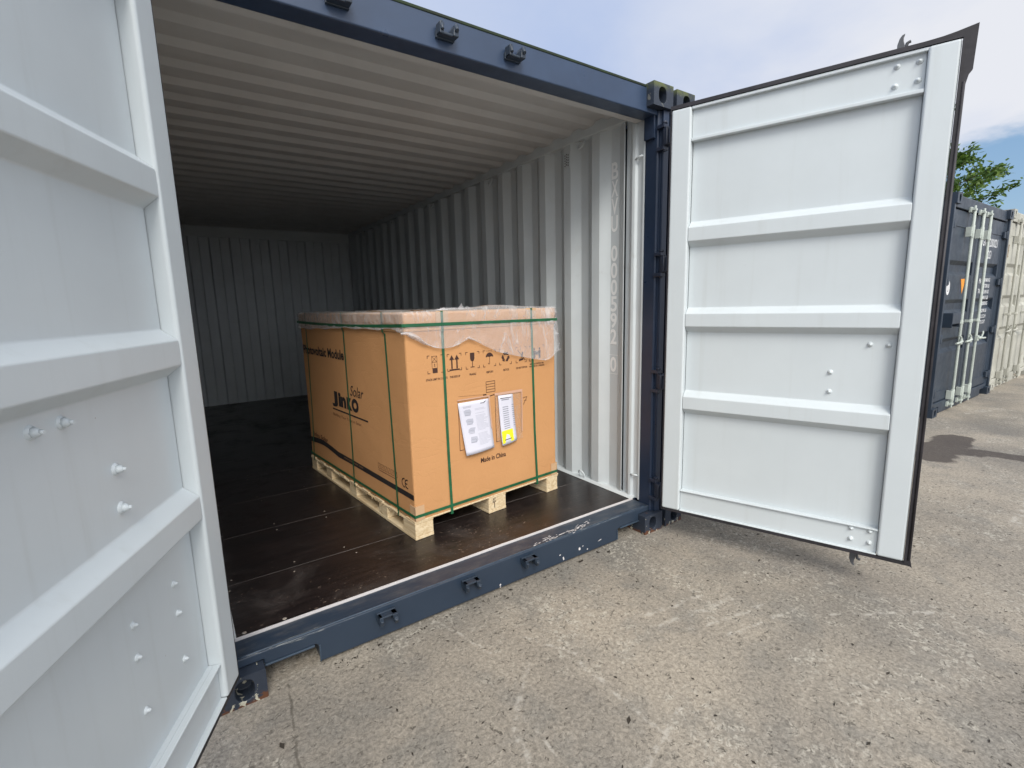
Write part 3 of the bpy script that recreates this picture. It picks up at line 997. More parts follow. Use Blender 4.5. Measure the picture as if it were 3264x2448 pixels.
# ------------------------------------------------------------------ pallet, box, film, papers
BX, BY, BANG = -.222, .512, R(5.6)
BW, BL = 1.092, 1.680
PZ0, PZ1, BZ1 = .1565, .268, 1.402
pal = empty('wooden_pallet', (BX, BY, PZ0), BANG)
tag(pal, 'raw pine pallet under the big brown carton', 'pallet')
h = PZ1 - PZ0
blocks_y = [(0, .140), (.34, .455), (.80, .915), (1.255, 1.365), (1.570, 1.685)]
for x0, x1 in ((-.006, .110), (.503, .640), (1.000, 1.104)):
    mb = MB(); mb.box((x0, 0, 0), (x1, 1.69, .018)); mb.build('bottom_board', M['wood'], pal, bevel=.002)
    for i, (a, b) in enumerate(blocks_y):
        mb = MB(); mb.box((x0 + .001, a + .001, .0185), (x1 - .001, b, h - .0205)); blk = mb.build('block', M['wood'], pal, bevel=.003)
        if x0 > .4 and x0 < .6 and i == 0:
            mb = MB(); pl = lambda u, w: (u, -.0008, w)
            ox, oz = .545, .038
            mb.ribbon([(ox + .012, oz + .050), (ox + .004, oz + .054), (ox - .006, oz + .048), (ox - .010, oz + .036), (ox - .004, oz + .028), (ox + .006, oz + .030), (ox + .008, oz + .038), (ox - .002, oz + .042)], .004, pl)
            mb.ribbon([(ox - .014, oz + .026), (ox + .014, oz + .030)], .003, pl)
            mb.ribbon([(ox + .002, oz + .024), (ox + .003, oz - .008)], .005, pl)
            mb.build('painted_number', M['brownink'], blk, recalc=False)
rp = random.Random(2)
for k in range(3):
    x0, x1 = ((-.008, .110), (.503, .640), (1.000, 1.106))[k]
    mb = MB(); mb.box((x0, -.001, h - .020), (x1, 1.692, h - .010)); mb.build('stringer_board', M['wood'], pal, bevel=.002)
for k in range(9):
    y0 = -.002 + k * .1985
    mb = MB(); mb.box((-.010 + rp.uniform(-.004, .003), y0, h - .0098), (1.108 + rp.uniform(-.004, .003), y0 + .105, h), ); mb.build('deck_board', M['wood'], pal, bevel=.002)
# splinters along the near edge of the deck
mb = MB()
for k in range(26):
    y = rp.uniform(.05, 1.0); a = rp.uniform(-.5, .5)
    mb.tube([(-.010, y, h - .012 + rp.uniform(-.004, .004)), (-.014 - rp.uniform(0, .008), y + rp.uniform(-.03, .03), h - .012 + rp.uniform(-.012, .004))], [.0016, .0006], 4)
mb.build('splinters', M['wood'], pal)

box = empty('cardboard_box', (BX, BY, PZ1), BANG)
tag(box, 'large printed brown carton with green straps standing on the pine pallet', 'carton')
bh = BZ1 - PZ1
LIDZ = 1.300 - PZ1
mb = MB()
ring_n = []
NZ = 22
for k in range(NZ + 1):
    z = .001 + (LIDZ + .019) * k / NZ
    def dn(q): return .0055 * max(0, mnoise.noise(Vector((q, z * 6, 1.3)))) + .002 * abs(mnoise.noise(Vector((q, z * 21, 4.1))))
    c = .010; a, b2, c2, d2 = dn(1.7), dn(5.2), dn(9.1), dn(13.3)
    ring_n.append([(.05, 0, z), (c + a, a * .6, z), (.003 + a, .003 + a, z), (a * .6, c + a, z), (0, .05, z), (0, BL - .05, z), (d2 * .6, BL - c - d2, z), (c + d2, BL - d2 * .6, z), (.05, BL, z), (BW - .05, BL, z), (BW - c - c2, BL - c2 * .6, z), (BW - c2 * .6, BL - c - c2, z), (BW, BL - .05, z), (BW, .05, z), (BW - b2 * .6, c + b2, z), (BW - .003 - b2, .003 + b2, z), (BW - c - b2, b2 * .6, z), (BW - .05, 0, z)])
K = len(ring_n[0])
mb.add([p for r_ in ring_n for p in r_], [(i * K + j, i * K + (j + 1) % K, (i + 1) * K + (j + 1) % K, (i + 1) * K + j) for i in range(NZ) for j in range(K)] + [tuple(range(K)), tuple(range(NZ * K, NZ * K + K))])
mb.build('body', M['card'], box)
mb = MB(); mb.box((-.007, -.007, LIDZ), (BW + .006, BL + .006, bh)); mb.build('lid', M['cardlid'], box, bevel=.010, seg=3)
ZB = PZ1
F = lambda u, w: (u, -.0016, w - ZB)              # front face, u from its left corner, w absolute height
FL = lambda u, w: (u, -.0086, w - ZB)
S = lambda u, w: (-.0016, u, w - ZB)              # long side face, u from the front corner
# straps -----------------------------------------------------------------
SW = .0165


def strap_loop(pts, wd):
    """closed flat band through pts; wd = width vector"""
    mb = MB(); n_ = len(pts); wd = Vector(wd) / 2
    c = sum((Vector(p) for p in pts), Vector()) / n_
    v = []
    for p in pts:
        p = Vector(p); o_ = (p - c); o_ -= wd.normalized() * o_.dot(wd.normalized()); 
        v += [p - wd, p + wd]
    mb.add(v, [(2 * i, 2 * i + 1, 2 * ((i + 1) % n_) + 1, 2 * ((i + 1) % n_)) for i in range(n_)])
    o = mb.build('strap', M['strap'], box, recalc=True)
    so = o.modifiers.new('solid', 'SOLIDIFY'); so.thickness = .0012; so.offset = 0
    return o


zb = -(PZ1 - PZ0) + .088
e1, e2 = .0035, .0105
for u, lean in ((.2225, .010), (.876, .032)):
    strap_loop([(u, -e2, bh + .003), (u, -e2, LIDZ - .002), (u + lean * .25, -e1, LIDZ - .012), (u + lean * .6, -e1, .35), (u + lean, -e1 - .004, zb), (u + lean, BL + e2, zb), (u, BL + e2, bh + .003)], (SW, 0, 0))
for u, lean in ((.236, -.050), (.815, .0), (1.52, .09)):
    strap_loop([(-e2, u, bh + .003), (-e2, u, LIDZ - .002), (-e1, u + lean * .25, LIDZ - .012), (-e1, u + lean * .6, .35), (-e1 - .006, u + lean, zb), (BW + e2, u + lean, zb), (BW + e2, u, bh + .003)], (0, SW, 0))
for hz, e, hh in ((1.337 - ZB, .0165, .017), (.295 - ZB, .0062, .0165)):
    pts = []
    for k in range(20): pts.append((-e * .4 + (BW + e * .8) * k / 19, -e, hz + (-.010 if hz > .5 else -.003) * k / 19))
    for k in range(20): pts.append((BW + e, -e * .4 + (BL + e * .8) * k / 19, hz - (.010 if hz > .5 else 0)))
    for k in range(12): pts.append((BW + e - (BW + 2 * e) * k / 11, BL + e, hz))
    for k in range(20): pts.append((-e, BL + e * .4 - (BL + e * .8) * k / 19, hz + (-.012 * math.sin(math.pi * k / 19) if hz > .5 else 0)))
    strap_loop(pts, (0, 0, hh))
# card angles under the lower strap
for x0, x1 in ((-.0045, .055), (1.040, BW + .0045)):
    mb = MB()
    mb.box((x0, -.0045, .262 - ZB + .006), (x1, -.0012, .352 - ZB))
    if x0 < 0: mb.box((-.0045, -.0045, .262 - ZB + .006), (-.0012, .05, .352 - ZB))
    else: mb.box((BW + .0012, -.0045, .262 - ZB + .006), (BW + .0045, .05, .352 - ZB))
    mb.build('corner_protector', M['protector'], box)
for x0, x1, y0, y1 in ((.185, .262, -.0105, -.0074), (.832, .915, -.0105, -.0074)):
    mb = MB(); mb.box((x0, y0, bh - .080), (x1, y1, bh + .004)); mb.build('edge_protector', M['protector'], box)
# prints on the front ----------------------------------------------------


def pr(name, mats, fill):
    mb = MB(); fill(mb); mb.build(name, mats, box, recalc=False)


def corners(mb, x0, x1, z0, z1, l=.013, w=.003):
    for cx_, sx in ((x0, 1), (x1, -1)):
        for cz, sz in ((z0, 1), (z1, -1)):
            mb.ribbon([(cx_ + sx * l, cz), (cx_, cz), (cx_, cz + sz * l)], w, F)


def circ(cx_, cz, r, a0=0, a1=360, n_=18):
    return [(cx_ + r * math.cos(R(a0 + (a1 - a0) * i / n_)), cz + r * math.sin(R(a0 + (a1 - a0) * i / n_))) for i in range(n_ + 1)]


def ic_stack(mb):
    corners(mb, .124, .222, 1.073, 1.169)
    x0, x1 = .152, .184
    mb.ribbon([(x0, 1.099), (x1, 1.099), (x1, 1.165), (x0, 1.165), (x0, 1.099)], .0018, F)
    mb.ribbon([(x0, 1.133), (x1, 1.133)], .0018, F)
    mb.ribbon([(x0, 1.133), (x1, 1.165)], .0014, F); mb.ribbon([(x1, 1.133), (x0, 1.165)], .0014, F)
    mb.poly([(x0 + .002, 1.073), (x1 + .001, 1.073), (x1 + .001, 1.099), (x0 + .002, 1.099)], F)
    add_text(mb, '2', (.164, .172, 1.109, 1.123), F, .02)


def ic_up(mb):
    corners(mb, .250, .343, 1.073, 1.167)
    mb.poly([(.262, 1.074), (.330, 1.074), (.330, 1.082), (.262, 1.082)], F)
    for c in (.279, .313):
        mb.poly([(c - .0045, 1.084), (c + .0045, 1.084), (c + .0045, 1.135), (c - .0045, 1.135)], F)
        mb.poly([(c - .016, 1.134), (c + .016, 1.134), (c, 1.161)], F)


def ic_glass(mb):
    corners(mb, .374, .468, 1.072, 1.167)
    mb.poly([(.404, 1.163), (.435, 1.163), (.4345, 1.130), (.430, 1.118), (.4195, 1.112), (.409, 1.118), (.4045, 1.130)], F)
    mb.poly([(.4175, 1.112), (.4215, 1.112), (.4215, 1.083), (.4175, 1.083)], F)
    mb.poly([(.405, 1.079), (.434, 1.079), (.434, 1.083), (.405, 1.083)], F)


def ic_umbrella(mb):
    corners(mb, .498, .590, 1.072, 1.167)
    mb.poly([(.517, 1.127), (.530, 1.131), (.544, 1.128), (.558, 1.131), (.571, 1.127)] + circ(.544, 1.126, .028, 5, 175, 12), F)
    mb.ribbon([(.544, 1.128), (.544, 1.092), (.541, 1.086), (.536, 1.087), (.535, 1.092)], .0028, F)
    for k in range(4): mb.ribbon([(.528 + .011 * k, 1.160), (.525 + .011 * k, 1.166)], .002, F)


def ic_recycle(mb):
    corners(mb, .619, .713, 1.072, 1.167)
    for k in range(3):
        a = R(90 + 120 * k); c, s_ = math.cos(a), math.sin(a)
        def rot(x, y): return (.667 + x * c - y * s_, 1.117 + x * s_ + y * c)
        mb.poly([rot(*p) for p in ((.010, -.024), (.028, -.016), (.028, .004), (.014, .004))], F)
        mb.poly([rot(*p) for p in ((.010, .006), (.034, .004), (.022, .020))], F)


def ic_step(mb):
    corners(mb, .750, .835, 1.072, 1.167)
    mb.poly([(.775, 1.080), (.808, 1.086), (.812, 1.098), (.790, 1.096), (.776, 1.092)], F)
    mb.poly([(.790, 1.100), (.804, 1.104), (.812, 1.135), (.800, 1.138)], F)
    mb.ribbon([(.765, 1.150), (.825, 1.084)], .004, F)


def ic_two(mb):
    corners(mb, .862, .990, 1.072, 1.167)
    for c in (.905, .950):
        mb.poly(circ(c, 1.146, .0075, 0, 340, 10), F)
        mb.poly([(c - .010, 1.136), (c + .010, 1.136), (c + .008, 1.085), (c - .008, 1.085)], F)
    mb.poly([(.915, 1.108), (.940, 1.108), (.940, 1.130), (.915, 1.130)], F)


for fn in (ic_stack, ic_up, ic_glass, ic_umbrella, ic_recycle, ic_step, ic_two): pr('printed_symbol', M['brownink'], fn)


def labels(mb):
    for tx, x0, x1 in (('STACK LIMIT IN 2 UNITS', .111, .246), ('THIS SIDE UP', .262, .331), ('FRAGILE', .396, .443), ('KEEP DRY', .518, .569), ('RECYCLE', .647, .692), ('DO NOT STEP ON', .750, .841)):
        add_text(mb, tx, (x0, x1, 1.033, 1.045), F, .02)
    add_text(mb, 'MODULE SHOULD BE', (.866, .985, 1.047, 1.057), F, .02)
    add_text(mb, 'HANDLED BY 2 PERSONS', (.860, .992, 1.032, 1.042), F, .02)


pr('printed_text', M['brownink'], labels)
pr('printed_text', M['brownink'], lambda mb: add_text(mb, 'Made in China', (.454, .648, .496, .527), F, .022))


def ladder(mb):
    mb.ribbon([(.512, .918), (.578, .918), (.578, .982), (.512, .982), (.512, .918)], .0028, F)
    for k in range(1, 4): mb.ribbon([(.512, .918 + .016 * k), (.578, .918 + .016 * k)], .0025, F)


pr('printed_symbol', M['brownink'], ladder)


def frames(mb):
    mb.ribbon([(.309, .890), (.309, .604), (.336, .604)], .003, F)
    mb.ribbon([(.309, .897), (.330, .899)], .002, F); mb.ribbon([(.313, .921), (.490, .909)], .001, F)
    mb.poly([(.488, .903), (.512, .903), (.512, .910), (.488, .910)], F); mb.poly([(.524, .889), (.571, .896), (.571, .901), (.524, .894)], F)
    mb.ribbon([(.577, .880), (.577, .603), (.606, .603)], .003, F)


pr('printed_frame', M['brownink'], frames)
pr('handwritten_number', M['brownink'], lambda mb: mb.ribbon([(.801, .843), (.815, .8465), (.833, .848), (.826, .834), (.812, .815), (.804, .801)], .003, F) or mb.ribbon([(.809, .826), (.831, .826)], .0022, F))
# prints on the long side --------------------------------------------------
pr('printed_text', M['ink'], lambda mb: add_text(mb, 'Photovoltaic Module', (1.650, .845, 1.096, 1.163), S, .032))


def logo(mb):
    add_text(mb, 'J', (1.120, 1.015, .757, .868), S, .05)
    add_text(mb, 'in', (1.000, .868, .770, .868), S, .06)
    add_text(mb, 'K', (.855, .770, .770, .853), S, .06)
    add_text(mb, 'O', (.775, .665, .768, .858), S, .07)
    add_text(mb, 'Solar', (.785, .575, .872, .940), S, .0, .35)
    mb.poly([(1.120, .734), (.534, .734), (.534, .744), (1.120, .744)], S)


pr('printed_emblem', M['ink'], logo)
pr('printed_text', M['faintink'], lambda mb: add_text(mb, 'Building Your Trust in Solar', (1.122, .640, .684, .710), S, .0, .2))
pr('printed_text', M['faintink'], lambda mb: add_text(mb, 'Jinko Solar', (1.607, 1.280, .440, .486), S, .03))


def band(mb):
    pts = [(1.672, .389, .427), (1.57, .398, .440), (1.46, .408, .449), (1.38, .411, .450), (1.30, .408, .446), (1.20, .399, .438), (1.095, .386, .426), (.8, .389, .425), (.4, .388, .421), (.004, .386, .417)]
    for a, b in zip(pts[:-1], pts[1:]): mb.poly([(a[0], a[1]), (b[0], b[1]), (b[0], b[2]), (a[0], a[2])], S)


pr('printed_band', M['ink'], band)
pr('printed_text', M['tanink'], lambda mb: add_text(mb, 'www.jinkosolar.com', (.985, .665, .399, .418), lambda u, w: (-.0026, u, w - ZB), .01))


def ce(mb):
    for c in (.108, .072): mb.ribbon(circ(c, .463, .024, -105, 105, 12), .0065, S)
    mb.ribbon([(.094, .463), (.072, .463)], .0055, S)


pr('printed_symbol', M['ink'], ce)


def marks(mb):
    for k in range(6):
        c = .432 - .043 * k
        mb.ribbon([(c, .470), (c - .03, .470), (c - .03, .502), (c, .502), (c, .470)], .0025, S)
        mb.ribbon([(c, .470), (c - .03, .502)], .002, S)
    mb.ribbon([(.43, .458), (.21, .458)], .004, S)


pr('printed_symbol', M['faintink'], marks)

# film over the lid -------------------------------------------------------
film_root = MB()
film_root.smooth = True


def lower_front(u):
    P = [(-.01, 1.298), (.05, 1.268), (.105, 1.236), (.16, 1.214), (.216, 1.204), (.274, 1.206), (.336, 1.225), (.388, 1.248), (.43, 1.232), (.472, 1.212), (.581, 1.160), (.68, 1.134), (.759, 1.115), (.86, 1.092), (.951, 1.074), (1.0, 1.078), (1.034, 1.094), (1.07, 1.122), (1.12, 1.19)]
    for a, b in zip(P[:-1], P[1:]):
        if a[0] <= u <= b[0]:
            t = (u - a[0]) / (b[0] - a[0]); return a[1] + (b[1] - a[1]) * t
    return P[0][1] if u < P[0][0] else P[-1][1]


def nz(x, y, z, s): return mnoise.noise(Vector((x * s, y * s, z * s)))


# perimeter path: down the long side (far to near), across the front, back along the right side, round
per = []
for k in range(57): per.append(('s', BL * (1 - k / 56)))
for k in range(1, 66): per.append(('f', BW * k / 65))
for k in range(1, 41): per.append(('r', BL * k / 40))
for k in range(1, 12): per.append(('b', BW * (1 - k / 11)))
NR = 26
rows = []
for side, u in per:
    col = []
    for j in range(NR + 1):
        t = j / NR
        if side == 'f': zl = lower_front(u) + .006 * nz(u, 0, 3, 14)
        elif side == 's':
            zl = 1.300 + .012 * math.sin(u * 3.0) + .010 * nz(u, 5, 0, 6)
            if u < .30: zl = 1.300 + (1 - u / .30) * -.004 + .022 * math.sin(u / .30 * math.pi)
        elif side == 'r': zl = 1.19 + .08 * min(1, u / .5) + .02 * nz(u, 9, 0, 5)
        else: zl = 1.29 + .02 * nz(u, 7, 0, 5)
        ztop = BZ1 + .006 + .010 * max(0, nz(u, 2 if side == 'f' else 6, 0, 3.1)) + (.022 * math.exp(-((u - .60) / .20) ** 2) + .012 * math.exp(-((u - .28) / .10) ** 2) if side == 'f' else 0)
        z = ztop + (zl - ztop) * t
        below = max(0, (LIDZ + ZB - z)) / .2
        pinch = math.exp(-((z - 1.335) / .012) ** 2)      # the strap pulls the film in
        off = .0125 + .006 * (nz(u * 2.2, z * .8, 4 if side == 'f' else 8, 7) + 1) * .8 + .004 * nz(u, z, 1, 24)
        off += .012 * below * (.6 + .8 * nz(u, z, 2, 5)) + (.020 * below if side == 'f' and u > .95 else 0)
        off += .010 * math.exp(-((z - (1.30 if side == 's' else zl)) / .02) ** 2) * abs(nz(u, 11, 0, 9))
        off = max(.0095 if z > LIDZ + ZB - .01 else .0055, off * (1 - .8 * pinch) + .0115 * pinch * .8)
        if t < .12: off = off * (t / .12) + .004 * (1 - t / .12)
        zz = z - ZB
        if side == 'f': p = (u, -off, zz)
        elif side == 's': p = (-off, u, zz)
        elif side == 'r': p = (BW + off, u, zz)
        else: p = (u, BL + off, zz)
        # round the corners
        if side == 's' and u < .012: p = (-off * .8, -off * .5, zz)
        if side == 'f' and u > BW - .02: p = (BW + off * .6, -off * .7, zz)
        col.append(p)
    rows.append(col)
NP = len(rows)
v = [p for r in rows for p in r]
W = NR + 1
f = [(i * W + j, ((i + 1) % NP) * W + j, ((i + 1) % NP) * W + j + 1, i * W + j + 1) for i in range(NP) for j in range(NR)]
film_root.add(v, f)
# top sheet
G = 24
tv = [(BW * i / G, BL * j / G, bh + .007 + .012 * max(0, nz(i * .3, j * .3, 0, 1.0)) + (.02 * math.exp(-((BW * i / G - .6) / .2) ** 2) * math.exp(-(j / 2.0) ** 2))) for j in range(G + 1) for i in range(G + 1)]
film_root.add(tv, [(j * (G + 1) + i, j * (G + 1) + i + 1, (j + 1) * (G + 1) + i + 1, (j + 1) * (G + 1) + i) for j in range(G) for i in range(G)])
# gathered hem along the lower edge of the front
for lay in range(2):
    hv = []
    NU = 150
    for k in range(NU + 1):
        u = -.03 + (BW + .05) * k / NU
        zl = lower_front(max(0, u)) - ZB
        bunch = .10 + 1.5 * math.exp(-((u - .05) / .065) ** 2) + .5 * math.exp(-((u - .40) / .04) ** 2) + .25 * abs(nz(u, 3, 1, 9))
        for q in range(5):
            a_ = q / 4
            oo = .015 + .010 * bunch * math.sin(math.pi * a_) + .008 * bunch * nz(u, a_ * .3, 3 + lay, 22) + (.016 if u > .95 else 0)
            hv.append((u, -max(.006, oo), zl + (.001 + .018 * bunch) * (a_ - .25) + .008 * bunch * nz(u, a_, 7 + lay, 17)))
    film_root.add(hv, [(k * 5 + q, (k + 1) * 5 + q, (k + 1) * 5 + q + 1, k * 5 + q + 1) for k in range(NU) for q in range(4)])
# a crumpled tuft on top near the front edge
rt = random.Random(5)
for k in range(16):
    a = rt.uniform(0, 6.28); r_ = rt.uniform(.01, .045); x, y = .345 + rt.uniform(-.1, .1), .03 + rt.uniform(0, .05)
    hh = rt.uniform(.008, .022) if k else .036
    film_root.add([(x - r_ * math.cos(a), y - r_ * math.sin(a) * .4, bh + .008), (x + r_ * math.cos(a), y + r_ * math.sin(a) * .4, bh + .008), (x + r_ * .3, y, bh + .008 + hh)], [(0, 1, 2)])
film = film_root.build('plastic_sheet', M['film'], None, recalc=False)
film.location = (BX, BY, PZ1); film.rotation_euler = (0, 0, BANG)
tag(film, 'crumpled clear plastic sheet draped over the top of the brown carton', 'plastic sheet')

# papers in pouches ---------------------------------------------------------


def quad_place(c, off, sag=0.0):
    """c: four (u,w) corners tl,tr,br,bl on the front face; returns place(s,t) with s,t in 0..1 (t down)"""
    tl, tr, br, bl = [Vector(p) for p in c]

    def P(s_, t_, o=0.0):
        q = (tl * (1 - s_) + tr * s_) * (1 - t_) + (bl * (1 - s_) + br * s_) * t_
        d = off + sag * (t_ ** 2) * (1 + .35 * math.sin(s_ * 4)) + o
        return (q.x, -d, q.y - PZ1)
    return P


def grid(mb, P, nx, ny, o=0.0):
    v = [P(i / nx, j / ny, o) for j in range(ny + 1) for i in range(nx + 1)]
    old = mb.smooth; mb.smooth = True
    mb.add(v, [(j * (nx + 1) + i, j * (nx + 1) + i + 1, (j + 1) * (nx + 1) + i + 1, (j + 1) * (nx + 1) + i) for j in range(ny) for i in range(nx)])
    mb.smooth = old


def rect_on(mb, P, s0, s1, t0, t1, o, k=4):
    v = []
    for j in range(k + 1):
        for i in range(2): v.append(P(s0 + (s1 - s0) * i, t0 + (t1 - t0) * j / k, o))
    mb.add(v, [(2 * j, 2 * j + 1, 2 * j + 3, 2 * j + 2) for j in range(k)])


pouch = empty('document_pouch', (BX, BY, PZ1), BANG)
tag(pouch, 'wider white instruction sheet with four grey drawings, hanging on the carton front', 'paper')
P1 = quad_place([(.303, .884), (.524, .882), (.547, .578), (.339, .570)], .0065, .016)
mb = MB(); grid(mb, P1, 8, 14)
sheet_o = mb.build('paper_sheet', M['paper'], pouch, recalc=False)
so = sheet_o.modifiers.new('solid', 'SOLIDIFY'); so.thickness = .0012; so.offset = 0
mb = MB()
for k in range(4):
    s0, t0 = .14 + .022 * k, .145 + .175 * k
    # isometric slab drawing
    sh = ([(0, .02), (.06, .0), (.2, .0), (.24, .05), (.2, .105), (.02, .11)], [(0, .025), (.07, .0), (.24, .01), (.24, .085), (.17, .11), (.03, .10)], [(.02, .03), (.1, .0), (.26, .01), (.22, .06), (.18, .10), (.0, .09)], [(.04, .0), (.24, .01), (.26, .08), (.19, .125), (.01, .115), (.02, .05)])[k]
    mb.add([P1(s0 + p[0], t0 + p[1], .0012) for p in sh], [tuple(range(len(sh)))])
mb.build('printed_drawings', M['palegreyprint'], sheet_o, recalc=False)
mb = MB()
for k in range(4):
    s0, t0 = .14 + .022 * k, .145 + .175 * k
    for (a, b, c, d) in ((.02, .105, .2, .112), (.19, .06, .2, .10), (.05, .05, .19, .055)):
        mb.add([P1(s0 + a, t0 + b, .0016), P1(s0 + c, t0 + b + .004, .0016), P1(s0 + c, t0 + d + .004, .0016), P1(s0 + a, t0 + d, .0016)], [(0, 1, 2, 3)])
for s0, s1, t in ((.13, .40, .085), (.14, .38, .105)): rect_on(mb, P1, s0, s1, t, t + .006, .0012, 1)
mb.build('printed_lines', M['greyprint'], sheet_o, recalc=False)
mb = MB()
rl = random.Random(3)
for t in [.13 + .022 * k for k in range(34)]:
    if rl.random() < .25: continue
    rect_on(mb, P1, .50, .50 + rl.uniform(.25, .42), t, t + .007, .0012, 1)
mb.build('printed_text', M['palegreyprint'], sheet_o, recalc=False)
mb = MB()
for pts in ([(.70, .072), (.73, .060), (.75, .074), (.77, .058), (.79, .072), (.82, .060)], [(.82, .072), (.85, .05), (.90, .034)], [(.83, .046), (.87, .044)]):
    for (a, b), (c, d) in zip(pts[:-1], pts[1:]):
        mb.add([P1(a, b - .006, .0014), P1(c, d - .006, .0014), P1(c, d + .006, .0014), P1(a, b + .006, .0014)], [(0, 1, 2, 3)])
mb.build('printed_emblem', M['ink'], sheet_o, recalc=False)
PS = quad_place([(.300, .905), (.530, .901), (.548, .574), (.335, .566)], .0078, .0165)
mb = MB(); rect_on(mb, PS, .0, 1.0, .0, .022, .001, 1); rect_on(mb, PS, .955, 1.0, .0, .62, .001, 6)
mb.build('sleeve_edge', M['pinkedge'], pouch, recalc=False)

pouch2 = empty('document_pouch', (BX, BY, PZ1), BANG)
tag(pouch2, 'clear pouch with a narrow paper slip marked yellow at its foot, on the carton', 'paper')
PB = quad_place([(.571, .906), (.792, .903), (.784, .586), (.577, .604)], .0058, .006)
mb = MB(); grid(mb, PB, 6, 8)
mb.build('sleeve', M['sleeve'], pouch2, recalc=False)
mb = MB(); rect_on(mb, PB, .0, 1.0, .0, .05, .001, 1); rect_on(mb, PB, .965, 1.0, .0, .85, .001, 5)
mb.build('sleeve_edge', M['pinkedge'], pouch2, recalc=False)
P2 = quad_place([(.594, .888), (.708, .884), (.730, .586), (.608, .574)], .0090, .012)
mb = MB(); grid(mb, P2, 6, 12)
slip = mb.build('paper_sheet', M['paper'], pouch2, recalc=False)
so = slip.modifiers.new('solid', 'SOLIDIFY'); so.thickness = .001; so.offset = 0
mb = MB(); rect_on(mb, P2, .03, .76, .715, .965, .0028, 12)
mb.build('yellow_label', M['yellow'], slip, recalc=False)
mb = MB()
for k in range(11): rect_on(mb, P2, .24, .62, .235 + .0435 * k, .250 + .0435 * k, .0014, 1); 
for k in range(11): rect_on(mb, P2, .86, .99, .215 + .0435 * k, .228 + .0435 * k, .0014, 1)
rect_on(mb, P2, .2, .72, .085, .105, .0014, 1)
mb.build('printed_lines', M['greyprint'], slip, recalc=False)
mb = MB(); rect_on(mb, P2, .12, .90, .055, .068, .0014, 1); rect_on(mb, P2, .16, .62, .895, .907, .0036, 1)
mb.build('printed_text', M['ink'], slip, recalc=False)

